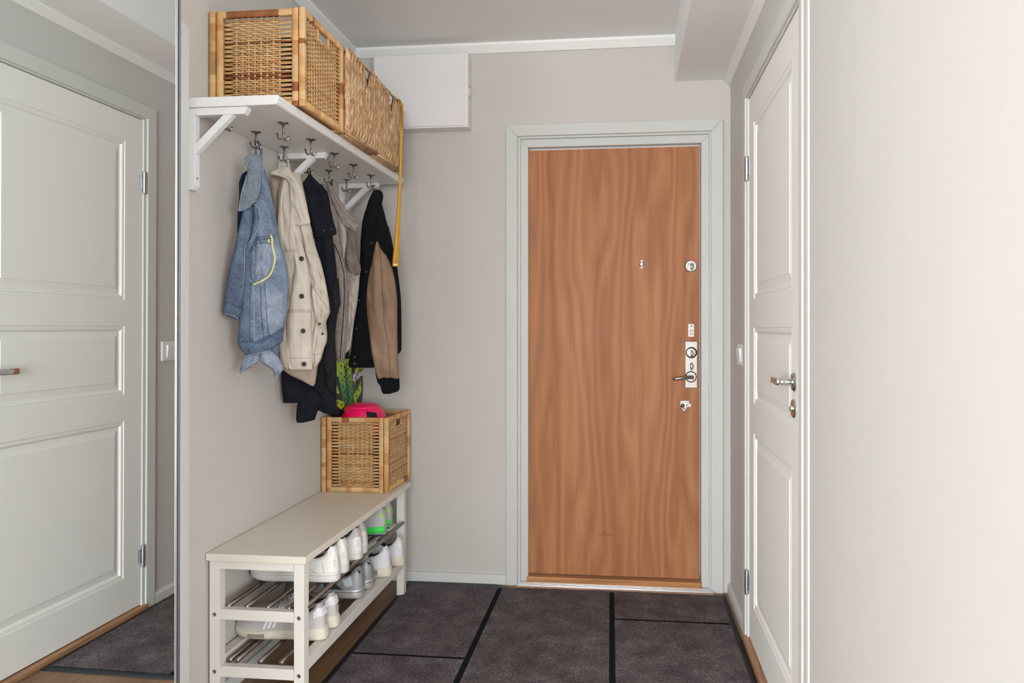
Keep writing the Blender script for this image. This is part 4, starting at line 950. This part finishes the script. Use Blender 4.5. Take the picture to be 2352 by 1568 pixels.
# --- varsity jacket
mvb = cloth('navy_black_wool', (22, 23, 26), (17, 18, 21), bs=500); mvt = cloth('tan_leather', (150, 124, 102), (138, 112, 90), rough=.55, bs=400, bump=.15, vs=6); mvs = cloth('tan_stitch', (120, 95, 74)); mvr = mat('black_ribbing', (21, 21, 24), .95, bump=.5, bscale=300, spec=.15)
vj = empty('varsity_jacket', (-1.1, 3.26, 1.08), 'black wool baseball jacket with tan sleeves, last on the hooks', 'jacket')
A, B = (-1.22, 3.24), (-.97, 3.28)
_, j0 = garment('back', [(520, 880, 893), (546, 884, 899), (572, 888, 904), (616, 895, 912.5), (650, 900, 917), (682, 903, 920.5), (740, 905, 922), (790, 905, 922), (805, 905, 921.5), (811, 906, 917), (815, 907, 912)], A, B, -.02, .030, mvb, vj, 9, .004, 4)
_, j1 = garment('body', [(466, 846, 877), (490, 838, 883), (509, 833, 888), (546, 829, 897), (572, 828, 901), (600, 827, 904), (632, 825, 904), (682, 820, 900), (732, 815, 896), (770, 811, 890), (805, 807, 884), (825, 803, 876), (838, 800, 866), (843, 803, 858)], A, B, -.004, .034, mvb, vj, 19, .006, 4)
_, j2 = garment('collar', [(436, 863, 872), (439, 858, 876), (445, 854, 879.5), (453, 850, 880), (462, 846, 878), (480, 841, 874), (500, 837, 868), (520, 835, 862), (545, 836, 852)], A, B, .028, .020, mvr, vj, 29, .003, 4)
_, j3 = garment('sleeve', [(554, 864.5, 868), (562, 862.5, 871), (572, 861, 875), (585, 858, 886), (599, 855.5, 893.5), (618, 851, 901), (639, 846.5, 906), (665, 843, 910), (692, 842, 912), (730, 844, 912.5), (765, 848, 912.5), (811, 854, 913.5), (840, 860, 915), (860, 865, 916.5), (869, 868, 917)], A, B, .030, .036, mvt, vj, 39, .008, 3.2)
sl3 = _
_, j4 = garment('cuff', [(866, 867, 917), (874, 869, 917.5), (884, 873, 917.5), (893, 875.5, 917.5), (899, 877, 913), (904, 880, 896)], A, B, .030, .032, mvr, vj, 49, .002, 8)
_, j5 = garment('cuff', [(855, 862, 885), (868, 865, 885), (878, 867, 885), (884, 872, 882)], A, B, .005, .020, mvr, vj, 59, .002, 8)
_, j6 = garment('waist_ribbing', [(816, 805, 860), (828, 803, 860), (838, 802, 860), (844, 803, 858)], A, B, .006, .031, mvr, vj, 69, .001, 8, sharp=.6)
allj = [j0, j1, j2, j3, j4, j5, j6]
loop(at(857, 425, Y=3.255), at(860, 442, Y=3.245), M['black'], vj, .004, .0018)
for path in ([(869, 560), (874, 590), (878, 660), (882, 740), (892, 800), (897, 866)],): seam('seam', path, [j3], .0012, mvs, vj, .0004)
seam('seam', [(862, 566), (846, 640), (838, 700)], [j1], .001, M['black'], vj, .0006)
mvn = mat('snap_pewter', (128, 132, 142), .3, .8)
for u, v in ((854, 558), (842, 624), (826.5, 690), (819.5, 755), (815, 820), (815, 834)): button('snap_button', u, v, allj, .0048, mvn, vj)

# ------------------------------------------------------------------ shoehorn
sh = empty('shoehorn', (-.985, 3.19, 1.47), 'long brass-coloured shoehorn hooked over the far basket on the shelf', 'shoehorn')
mb_ = mat('brass_yellow', (196, 148, 56), .32, .55)
b = MB(); rs = []
pth = [(921.5, 240, .0045), (921.5, 300, .0050), (920.5, 360, .0055), (919, 410, .0062), (917, 460, .0075), (914.5, 510, .0095), (911.5, 560, .0120), (909.5, 590, .0135), (908.5, 604, .0135), (907.5, 612, .0115)]
for i, (u, v, hw) in enumerate(pth):
    p = at(u, v, X=-.966)
    e = Vector((.96, .28, 0)); nn = Vector((.28, -.96, 0)); cur = .25*hw if v > 440 else 0
    rs.append([p-e*hw+nn*cur, p-e*hw*.4-nn*cur*.3, p+e*hw*.4-nn*cur*.3, p+e*hw+nn*cur, p+e*hw+nn*(cur-.0022), p-nn*(.0022+cur*.4), p-e*hw+nn*(cur-.0022)])
b.rings(rs, 0, True)
b.build('blade', mb_, sh)
b = MB(); p = at(921.5, 240, X=-.966); b.tube([p+Vector((0, 0, -.01)), p+Vector((0, 0, .006)), p+Vector((-.006, 0, .020)), p+Vector((-.018, 0, .024)), p+Vector((-.030, 0, .018)), p+Vector((-.034, 0, .004))], .0032, 8); b.build('hook_end', mb_, sh)

# ------------------------------------------------------------------ padel racket
pr = empty('padel_racket', (-1.30, 3.44, .80), 'lime and black padel racket hanging against the left wall above the pink helmet', 'racket')
RXp = -1.282; XS = .0172
RYc = at(803, 885, X=RXp+XS).y; RZ0 = .778; RW = at(835.5, 870, X=RXp+XS).y-RYc; RH = .30
mlime = mat('racket_lime', (176, 206, 40), .35)
m_, nt_, b_ = newmat('racket_green_fade'); tcn = nt_.nodes.new('ShaderNodeTexCoord'); sp = nt_.nodes.new('ShaderNodeSeparateXYZ'); mr_ = nt_.nodes.new('ShaderNodeMapRange'); rp = nt_.nodes.new('ShaderNodeValToRGB')
nt_.links.new(tcn.outputs['Object'], sp.inputs[0]); nt_.links.new(sp.outputs['Z'], mr_.inputs[0]); mr_.inputs[1].default_value = .02; mr_.inputs[2].default_value = .24; nt_.links.new(mr_.outputs[0], rp.inputs['Fac']); nt_.links.new(rp.outputs['Color'], b_.inputs['Base Color'])
rp.color_ramp.elements[0].color = (*lin((34, 92, 56)), 1); rp.color_ramp.elements[1].color = (*lin((180, 214, 60)), 1); kk = rp.color_ramp.elements.new(.55); kk.color = (*lin((58, 150, 62)), 1); b_.inputs['Roughness'].default_value = .35; mgreen = m_
mcarb = mat('racket_carbon', (36, 36, 38), .35)
def rout(q):
    a = 2*math.pi*q-math.pi/2; c_, s_ = math.cos(a), math.sin(a)
    y = RW*math.copysign(abs(c_)**.72, c_); z = math.copysign(abs(s_)**.9, s_)
    if z > .45: y *= 1-(z-.45)*.9
    return y, RZ0+RH/2+RH/2*z
def rpt(y, z, x=0): return Vector((RXp+x, RYc+y, z))
b = MB(); n = 56
ol = [rout(k/n) for k in range(n)]
b.rings([[rpt(y*.95, RZ0+RH/2+(z-RZ0-RH/2)*.96, -.015) for y, z in ol], [rpt(y, z, -.010) for y, z in ol], [rpt(y, z, .012) for y, z in ol], [rpt(y*.95, RZ0+RH/2+(z-RZ0-RH/2)*.96, .017) for y, z in ol]])
head = b.build('racket_head', mcarb, pr)
def fpx(u, v, x=0): return at(u, v, X=RXp+XS+x)
b = MB()
def rp_(pts, mi, x=0):
    b.quadbox([fpx(u, v, x) for u, v in pts], (.0006, 0, 0), mi)
rp_([(762, 824), (808, 824), (807.7, 838), (806.6, 853), (808.9, 880), (813.5, 926), (814, 935), (792, 938), (786, 905), (779, 871), (772, 862), (763, 858)], 0)
rp_([(766, 862), (772, 880), (780, 904.5), (771, 902), (762, 880)], 1); rp_([(768, 915), (772.7, 917), (789.4, 921.7), (791, 934), (783.6, 940), (776, 934)], 1)
rp_([(829.5, 873.5), (830, 897.6), (820, 916), (820, 897)], 1); rp_([(819, 893), (819, 926), (814.6, 926), (812, 908)], 1)
rp_([(814.6, 851.6), (818, 843), (833, 843), (833, 848), (815, 858)], 1); rp_([(813.5, 876), (819, 868), (814.6, 884)], 1)
b.build('painted_bands', [mgreen, mlime], head)
b = MB(); b.quadbox([fpx(u, v, .0002) for u, v in ((810, 859.7), (833.8, 849), (835, 861), (827, 864), (823, 869), (810, 875.8))], (.0008, 0, 0)); tgp = b.build('name_patch', mat('patch_white', (206, 204, 206), .4), head)
mblk = mat('racket_black', (10, 10, 12), .4)
b = MB()
for (u, v) in ((372, 350), (518, 415), (368, 505), (540, 555), (390, 640), (555, 675), (410, 760), (563, 805), (435, 885), (590, 920), (450, 1010), (725, 830), (672, 945), (768, 715), (385, 1120), (310, 585), (320, 715), (480, 1120), (600, 1040), (695, 680), (735, 430), (690, 520), (345, 840), (305, 1085)):
    b.lathe(fpx(u/8.7125+740, v/8.7125+800, -.001), (1, 0, 0), [(.0062, 0), (.0062, .0024), (0, .0024)], 12)
b.build('drilled_holes', mblk, head)
def onface(p, ang, x=.0009):   # lettering runs upwards on the face
    base = Matrix(((0, 0, 1, p.x+x), (1, 0, 0, p.y), (0, 1, 0, p.z), (0, 0, 0, 1)))
    return base @ Matrix.Rotation(ang, 4, 'Z')
text_mesh('babolat', .060, .0004, 'lettering', mblk, head, onface(fpx(795.5, 879), math.radians(103)) @ Matrix.Diagonal((1.0, 1.12, 1, 1)), shear=-.12)
text_mesh('COUN', .0165, .0004, 'lettering', mblk, tgp, onface(fpx(825, 854.2), math.radians(15)) @ Matrix.Diagonal((1.75, 1, 1, 1)), shear=.25)
text_mesh('TER', .0165, .0004, 'lettering', mblk, tgp, onface(fpx(816.5, 868.8), math.radians(15)) @ Matrix.Diagonal((1.3, 1, 1, 1)), shear=.25)
b = MB(); b.tube([rpt(0, RZ0+.27, 0), rpt(0, RZ0+.34, 0), rpt(0, RZ0+.345, 0), rpt(0, RZ0+.46, 0), rpt(0, RZ0+.465, 0), rpt(0, RZ0+.472, 0)], [.020, .014, .0155, .0155, .018, .018], 14); b.build('grip', mblk, pr)
hkp = Vector((-1.2525, 3.147, 1.822))
b = MB(); b.tube([rpt(0, RZ0+.47, 0), Vector((-1.27, 3.30, 1.52)), hkp+Vector((-.010, 0, -.005)), hkp+Vector((-.012, .0, .0)), hkp+Vector((-.008, .003, -.004)), Vector((-1.265, 3.305, 1.52)), rpt(.004, RZ0+.468, 0)], .0016, 6); b.build('wrist_cord', mblk, pr)

# ------------------------------------------------------------------ pink helmet
hm = empty('pink_helmet', (-1.17, 3.37, .742), 'hot pink helmet with black vents lying in the basket on the bench', 'helmet')
mp_ = mat('pink_shell', (250, 12, 98), .3); mblk2 = mat('vent_black', (20, 14, 18), .7)
hc = Vector((-1.184, 3.350, .742)); ha, hb_, hh = .111, .122, .131
def hpt(th, ph, k=1.0):
    st = math.sin(th)**.55; return hc+Vector((ha*st*math.cos(ph)*k, hb_*st*math.sin(ph)*k, hh*math.cos(th)*k))
b = MB(); rs = []
for i in range(15):
    th = math.pi/2*(i/14)*.98+.01
    k = 1.0
    rs.append([hpt(th, ph*math.pi/24, 1.0) for ph in range(48)])
b.rings(rs, 0, True); shell = b.build('shell', mp_, hm)
b = MB(); rim = [hc+Vector((ha*1.0*math.cos(p*math.pi/24), hb_*1.0*math.sin(p*math.pi/24), .004)) for p in range(48)]+[hc+Vector((ha*1.0, 0, .004))]
b.tube(rim, .008, 8); b.build('rim', mp_, hm)
for (p0_, p1_) in ((-2.76, -2.27), (-1.03, -.54)):
    b = MB(); rs = []
    for k in range(9):
        ph = p0_+(p1_-p0_)*k/8; q_ = .70 if p0_ > -2 else .76; q_ += (.10*k/8 if p0_ > -2 else -.10*k/8); rs.append([hpt(q_+j*.045, ph, 1.016) for j in range(6)]+[hpt(q_+j*.045, ph, .99) for j in range(5, -1, -1)])
    b.rings(rs, 0, False); b.build('vent', mblk2, shell)
for th in (.52,):
    b = MB(); b.tube([hpt(th, -2.5+k*.12, 1.006) for k in range(22)], .0018, 6); b.build('moulded_ridge', mat('pink_light', (245, 70, 120), .3), shell)

# ------------------------------------------------------------------ shoes
def lerp_tab(tab, s):
    for i in range(len(tab)-1):
        if s <= tab[i+1][0]:
            a, c_ = tab[i], tab[i+1]; f = (s-a[0])/(c_[0]-a[0]); f = f*f*(3-2*f)*.5+f*.5
            return a[1]+(c_[1]-a[1])*f
    return tab[-1][1]
HWT = [(0, .013), (.015, .0225), (.05, .0305), (.1, .0345), (.2, .036), (.35, .0345), (.5, .038), (.65, .045), (.76, .047), (.86, .043), (.93, .034), (.975, .021), (1.0, .006)]
def shoe(name, label, group, L=.305, W=.95, sole_h=.03, sole_t=.022, heel_h=.078, col_low=.052, tong=.088, toe_h=.040, mats=None, style='court', flare=0.0, spring=.012):
    mu, ml, ms, macc, mlace = mats
    root = empty(name, (0, 0, 0), label, 'shoe', group)
    SS = [0, .008, .02, .04, .07, .1, .14, .18, .22, .26, .3, .34, .38, .41, .44, .48, .52, .57, .62, .68, .74, .8, .86, .91, .95, .98, .995]
    hw = lambda s: lerp_tab(HWT, s)*W
    st_ = lambda s: sole_h+(sole_t-sole_h)*min(1, s*1.4)
    zb = lambda s: spring*max(0, (s-.75)/.25)**2
    top = [(0, heel_h+.004), (.04, heel_h+.006), (.085, heel_h-.006), (.15, col_low+.004), (.2, col_low-.004), (.27, col_low-.006), (.34, col_low+.010), (.40, tong-.012), (.45, tong-.006), (.6, .062), (.75, toe_h+.008), (.86, toe_h), (.93, toe_h*.82), (.97, toe_h*.58), (1.0, toe_h*.25)]
    tp = lambda s: .20+.16*max(0, 1-s/.2)
    rs = []; NP = 17
    for s in SS:
        h_ = lerp_tab(top, s); w_ = hw(s)*.97; z0 = zb(s)+st_(s); x = s*L
        ring = []
        opn = .035 < s < .415
        for j in range(NP):
            q = j/(NP-1)*2-1       # -1..1
            aq = abs(q); sg_ = -1 if q < 0 else 1
            if opn:
                if aq >= .5:   # outer wall
                    f = (1-aq)/.5; y = w_*(1-tp(s)*f**1.6+.04*math.sin(math.pi*f)); z = z0+h_*f
                elif aq >= .36: y = w_*(.94-tp(s)); z = z0+h_*.985
                elif aq >= .2: y = w_*(.88-tp(s)); z = z0+h_*.4
                elif aq > .01: y = w_*.5; z = z0+.006
                else: y = 0; z = z0+.005
                xl = x+(.014*((z-z0)/heel_h)**1.3-.004*math.sin(math.pi*min(1, (z-z0)/heel_h)))*max(0, 1-s/.13)
                ring.append(Vector((xl, sg_*y, z)))
            elif s <= .035:
                f = min(1, (1-aq)/.5); y = w_*(1-tp(s)*f**1.6+.04*math.sin(math.pi*f))*(1 if aq >= .5 else aq/.5); z = z0+h_*f
                ring.append(Vector((x+(.014*((z-z0)/heel_h)**1.3-.004*math.sin(math.pi*min(1, (z-z0)/heel_h)))*max(0, 1-s/.13), sg_*y, z)))
            else:
                ang = (1-aq)*math.pi/2; y = w_*math.cos(ang)**.62; z = z0+h_*math.sin(ang)**.8
                xx = x+(.014*((z-z0)/heel_h)**1.3-.004*math.sin(math.pi*min(1, (z-z0)/heel_h)))*max(0, 1-s/.13)
                ring.append(Vector((xx, sg_*y, z)))
        # heel leans: the collar pad overhangs a little
        rs.append(ring)
    b = MB()
    n = NP
    vs = [p for r in rs for p in r]; fs = []; mi = []
    for i in range(len(rs)-1):
        for j in range(n-1):
            a = i*n+j; f = (a, a+1, a+1+n, a+n)
            opn = .035 < SS[i] < .415 and .035 < SS[i+1] < .415
            inner = opn and 5 <= j <= 10
            b.f.append(list(f)); b.m.append(1 if inner else 0); b.sm.append(True)
    b.v = vs
    b.f.append(list(range(n))); b.m.append(0); b.sm.append(True); b.f.append([(len(rs)-1)*n+j for j in range(n)]); b.m.append(0); b.sm.append(True)
    up = b.build('upper', [mu, ml], root, local=True)
    # sole
    b = MB(); rs = []
    SO = [0, .01, .03, .07, .12, .2, .3, .4, .5, .6, .7, .8, .88, .94, .975, 1.0]
    K = 12
    for lev, (zf, wf, fl) in enumerate(((0.0, .93, 1.0), (.12, 1.02, 1.0), (.5, 1.05+flare*2, .8), (.9, 1.07, .2), (1.0, 1.03, 0), (1.0, .9, 0))):
        ring = []
        for s in SO+SO[::-1][1:-1] if False else SO: pass
        left = []; right = []
        for s in SO:
            w_ = max(hw(s), .004)*wf*1.03; z = zb(s)+st_(s)*zf; xe = s*(L*1.0)
            xx = xe-(flare*fl*.25*max(0, 1-s*5)) + (wf-1)*(.5 if s > .9 else -.25 if s < .1 else 0)*.03
            zz = z+(.001 if lev == 5 else 0)
            left.append(Vector((xx, w_, zz))); right.append(Vector((xx, -w_, zz)))
        rs.append(left+right[::-1])
    b.rings(rs, 0, True); sole = b.build('sole', ms, root, local=True)
    # midsole line
    def side_pt(s, f, out=.0012, sd=-1):
        h_ = lerp_tab(top, s); w_ = hw(s)*.97; z0 = zb(s)+st_(s)
        if s < .415: ff_ = f; y = w_*(1-tp(s)*ff_**1.6+.04*math.sin(math.pi*ff_)); z = z0+h_*ff_
        else:
            ang = f*math.pi/2; y = w_*math.cos(ang)**.62; z = z0+h_*math.sin(ang)**.8
        zz_ = max(0, z-z0); xl = (.014*(zz_/heel_h)**1.3-.004*math.sin(math.pi*min(1, zz_/heel_h)))*max(0, 1-s/.13)
        return Vector((s*L+xl, sd*(y+out), z+out*.4))
    def sideband(name_, pts0, pts1, m, par, out=.0012):
        for sd in (-1, 1):
            b = MB(); n_ = 8; rows_ = []
            for k in range(n_+1):
                f = k/n_; s0 = pts0[0][0]+(pts1[0][0]-pts0[0][0])*f; f0 = pts0[0][1]+(pts1[0][1]-pts0[0][1])*f
                s1 = pts0[1][0]+(pts1[1][0]-pts0[1][0])*f; f1 = pts0[1][1]+(pts1[1][1]-pts0[1][1])*f
                rows_.append([side_pt(s0+(s1-s0)*j/4, f0+(f1-f0)*j/4, out, sd) for j in range(5)])
            for k in range(n_):
                for j in range(4): b.add([rows_[k][j], rows_[k][j+1], rows_[k+1][j+1], rows_[k+1][j]], [(0, 1, 2, 3)], 0, True)
            b.build(name_, m, par, local=True)
    # laces across the throat
    b = MB()
    for k in range(5):
        s = .47+k*.045; h_ = lerp_tab(top, s); pts = []
        for j in range(7):
            q = -1+j/3; ang = (1-abs(q)*.42)*math.pi/2; w_ = hw(s)*.97
            pts.append(Vector((s*L+.006*math.sin(q*3), (1 if q > 0 else -1)*w_*math.cos(ang)**.62*(1 if abs(q) > .01 else 0), zb(s)+st_(s)+h_*math.sin(ang)**.8+.0025)))
        b.tube(pts, .0026, 6, flat=.6)
    b.build('laces', mlace, up, local=True)
    b = MB(); s = .40; h_ = lerp_tab(top, .42)   # tongue
    rs = []
    for k in range(5):
        f = k/4; x = L*(.47-.10*f); z = zb(.4)+st_(.4)+h_*(.95+.22*f); w_ = .020*(1+.25*f)
        rs.append([Vector((x, -w_, z-.006)), Vector((x+.002, 0, z)), Vector((x, w_, z-.006)), Vector((x-.005, w_, z-.009)), Vector((x-.005, 0, z-.004)), Vector((x-.005, -w_, z-.009))])
    b.rings(rs, 0, True); b.build('tongue', mu, up, local=True)
    def heelpt(a, f, out):   # around the heel, a -1..1
        s = .0 + .13*(abs(a)**1.7); p = side_pt(max(s, .0), f, out, -1 if a < 0 else 1)
        if s < .02: p.y *= min(1, abs(a)/.12+.0); p.x -= out
        return p
    def heelband(name_, a0, a1, f0, f1, m, out=.0016):
        b = MB(); rows_ = []
        for k in range(5):
            f = f0+(f1-f0)*k/4; rows_.append([heelpt(a0+(a1-a0)*j/12, f, out) for j in range(13)])
        for k in range(4):
            for j in range(12): b.add([rows_[k][j], rows_[k][j+1], rows_[k+1][j+1], rows_[k+1][j]], [(0, 1, 2, 3)], 0, True)
        return b.build(name_, m, up, local=True)
    if style == 'court':
        heelband('heel_tab', -.8, .8, .62, 1.0, macc)
        b = MB()
        for f in (.22, .30, .38, .46):
            b.tube([heelpt(a, f, .0022) for a in (.30, .36, .42)], .0006, 5)
        b.build('heel_print', M['printgrey'], up, local=True)
        for path in ([(.13, .0), (.15, .6)], [(.22, .02), (.30, .55), (.44, .62)], [(.62, .05), (.66, .6)]):
            for sd in (-1, 1):
                b = MB(); b.tube([side_pt(path[0][0]+(path[-1][0]-path[0][0])*k/6, path[0][1]+(path[-1][1]-path[0][1])*k/6, .0004, sd) for k in range(7)], .0007, 5); b.build('seam', M['printgrey'], up, local=True)
        for lv in (.72,):
            b = MB(); ring = [Vector((s*L, sd*(max(hw(s), .004)*1.085), zb(s)+st_(s)*lv)) for sd, seq in ((1, SO), (-1, SO[::-1])) for s in seq]; b.tube(ring+[ring[0]], .0008, 5); b.build('sole_groove', M['printgrey'], sole, local=True)
    if style == 'wedge':
        # flared heel counter, stripes and grey plugs
        heelband('heel_tab', -.85, .85, .50, .84, macc, .003)
        for k in range(3): sideband('stripe', [(.52+k*.05, .05), (.545+k*.05, .05)], [(.42+k*.05, .72), (.445+k*.05, .72)], M['stripe'], up)
        for sd in (-1, 1):
            for (s0, s1, z0, z1) in ((.62, .80, .25, .72), (.14, .20, .25, .85)):
                b = MB(); rs = []
                for k in range(6):
                    s = s0+(s1-s0)*k/5; w_ = hw(s)*1.13; zc0 = zb(s)+st_(s)*z0; zc1 = zb(s)+st_(s)*z1
                    rs.append([Vector((s*L, sd*(w_+.002), zc0)), Vector((s*L, sd*(w_+.002), zc1)), Vector((s*L, sd*(w_-.006), zc1)), Vector((s*L, sd*(w_-.006), zc0))])
                b.rings(rs, 0, False); b.build('sole_plug', M['plug'], sole, local=True)
            b = MB(); pts = [side_pt(.12+.2*t_, .25+.35*math.sin(t_*2.4), .001, sd) for t_ in [k/8 for k in range(9)]]; b.tube(pts, .001, 5); b.build('piping', M['stripe'], up, local=True)
    if style == 'silver':
        sideband('reflective_panel', [(.10, .25), (.19, .2)], [(.13, .85), (.24, .8)], M['reflect'], up)
        sideband('dark_panel', [(.22, .02), (.46, .02)], [(.33, .45), (.50, .45)], M['navyp'], up)
        for sd in (-1, 1):
            b = MB(); b.tube([Vector((s*L-.002, sd*hw(s)*1.09, zb(s)+st_(s)*.72)) for s in SO[1:12]], .0010, 5); b.build('sole_groove', M['dark_metal'], sole, local=True)
        b = MB()
        for k in range(3): b.tube([heelpt(.18+.07*k, .72, .0025), heelpt(.24+.07*k, .80+.03*k, .0025)], .0012, 5)
        b.build('heel_mark', M['black'], up, local=True)
    if style == 'runner':
        heelband('heel_counter', -.9, .9, .15, .85, macc)
        b = MB()
        for k in range(3): b.add([heelpt(.15+.15*k, .42, .004), heelpt(.24+.15*k, .42, .004), heelpt(.30+.12*k, .56+.08*(2-k), .004), heelpt(.22+.12*k, .56+.08*(2-k), .004)], [(0, 1, 2, 3)])
        b.build('heel_mark', M['lime'], up, local=True)
        for sd in (-1, 1):
            b = MB(); rs = []
            for s in [0.0, .01, .03, .07, .12, .2, .28, .34, .40]:
                w_ = max(hw(s), .004)*1.09; z_0 = st_(s)*.28; z_1 = st_(s)*.97
                if s > .28: z_0 += (s-.28)*.12
                rs.append([Vector((s*L-(.001 if s < .02 else 0), sd*(w_+.001), z_0)), Vector((s*L-(.001 if s < .02 else 0), sd*(w_+.001), z_1)), Vector((s*L+.002, sd*max(w_-.006, 0), z_1)), Vector((s*L+.002, sd*max(w_-.006, 0), z_0))])
            b.rings(rs, 0, True); b.build('midsole_wedge', M['neon'], sole, local=True)
            b = MB(); rs = [[Vector((s*L, sd*hw(s)*1.06, .0)), Vector((s*L, sd*hw(s)*1.06, .007)), Vector((s*L, sd*hw(s)*.9, .007)), Vector((s*L, sd*hw(s)*.9, 0))] for s in SO[1:14]]; b.rings(rs, 0, True); b.build('outsole', M['navyp'], sole, local=True)
        sideband('blue_panel', [(.36, .03), (.50, .03)], [(.30, .45), (.44, .5)], M['bluep'], up)
    return root
M['printgrey'] = mat('print_grey', (158, 155, 152), .7); M['stripe'] = mat('stripe_white', (236, 236, 238), .5); M['plug'] = mat('plug_grey', (150, 142, 132), .6); M['reflect'] = mat('reflective', (205, 214, 216), .35, .3, bump=.3, bscale=400)
M['navyp'] = mat('navy_panel', (48, 52, 66), .7); M['bluep'] = mat('blue_panel', (30, 48, 100), .6); M['neon'] = mat('neon_green', (70, 230, 84), .5); M['lime'] = mat('lime_mark', (170, 235, 100), .5)
mwl = mat('white_leather', (232, 230, 226), .45, var=.02); mws = mat('white_sole', (226, 224, 218), .55, var=.04); mlin = mat('shoe_lining', (92, 78, 76), .9); mdl = mat('dark_lining', (48, 46, 52), .9)
mknit = mat('white_knit', (228, 226, 230), .85, bump=.6, bscale=420); mcream = mat('cream_sole', (220, 212, 196), .7, var=.05, vscale=60); msuede = mat('grey_suede', (186, 178, 174), .85, rgb2=(206, 202, 200), vscale=9)
msil = mat('silver_grey', (150, 150, 154), .45, .2, bump=.3, bscale=400); msils = mat('silver_sole', (186, 184, 182), .4, .35); mtaupe = mat('taupe_panel', (196, 190, 184), .6)
mgk = mat('light_grey_knit', (190, 188, 186), .8, bump=.6, bscale=300); mgs_ = mat('grey_sole', (176, 178, 178), .6)
ROT = math.pi
def place(o, u, v, z, rot=0.0, dx=0.012, scale=1, dz=0, roll=0.0, pitch=0.0):
    p = at(u, v, Z=z); 
    o.location = (max(p.x, -1.002)-dx+.012 if False else p.x-dx+.012, p.y-.030, z+dz); o.rotation_euler = (roll, pitch, ROT+rot)
specs = [
 ('court_a', dict(name='sneaker', label='white leather sneaker nearest the viewer on the upper shoe rack', group='shoes on the upper rack', L=.318, mats=(mwl, mlin, mws, mwl, mwl), sole_h=.034, sole_t=.030, heel_h=.080), (786, 1325, .339),
   'white leather sneaker second from the viewer on the upper shoe rack', (806, 1306, .339)),
 ('court_b', dict(name='sneaker', label='white sneaker with grey suede heel on the upper rack, third from the viewer', group='shoes on the upper rack', L=.305, mats=(mwl, mlin, mws, mtaupe, M['stripe']), sole_h=.033, sole_t=.027, heel_h=.078), (837, 1276, .339),
   'white sneaker with grey suede heel on the upper rack, beside the green-soled shoe', (848, 1263, .339)),
 ('runner', dict(name='running_shoe', label='grey running shoe with neon green sole, the nearer of the green pair', group='shoes on the upper rack', L=.300, mats=(mgk, mdl, mgs_, mgk, M['bluep']), style='runner', sole_h=.040, sole_t=.026, heel_h=.074), (891, 1222, .339),
   'grey running shoe with neon green sole at the far end of the upper rack', (904, 1206, .339)),
 ('wedge', dict(name='sneaker', label='grey and white striped sneaker nearest the viewer on the lower rack', group='shoes on the lower rack', L=.315, mats=(msuede, mdl, mcream, mknit, M['stripe']), style='wedge', sole_h=.040, sole_t=.026, heel_h=.072, flare=.03), (756, 1455, .170),
   'grey and white sneaker second from the viewer on the lower rack', (782, 1428, .170)),
 ('silver', dict(name='sneaker', label='silver-grey sneaker with reflective side panel, the nearer of its pair', group='shoes on the lower rack', L=.315, mats=(msil, mdl, msils, msil, M['navyp']), style='silver', sole_h=.036, sole_t=.028, heel_h=.078), (841, 1363, .170),
   'silver-grey sneaker between its twin and the white knit sneakers on the lower rack', (862, 1342, .170)),
 ('knit', dict(name='sneaker', label='white knit sneaker with chunky cream sole, next to the silver-grey pair', group='shoes on the lower rack', L=.300, mats=(mknit, mdl, mcream, mknit, mknit), style='wedge', sole_h=.040, sole_t=.026, heel_h=.078, flare=.03), (901, 1315, .170),
   'white knit sneaker at the far end of the lower rack beside the bench leg', (931, 1291, .170)),
]
for key, kw, p1, lab2, p2 in specs:
    s1 = shoe(**kw); place(s1, *p1)
    s2 = copy_tree(s1); place(s2, *p2); s2['label'] = lab2
    for ch in s2.children: pass
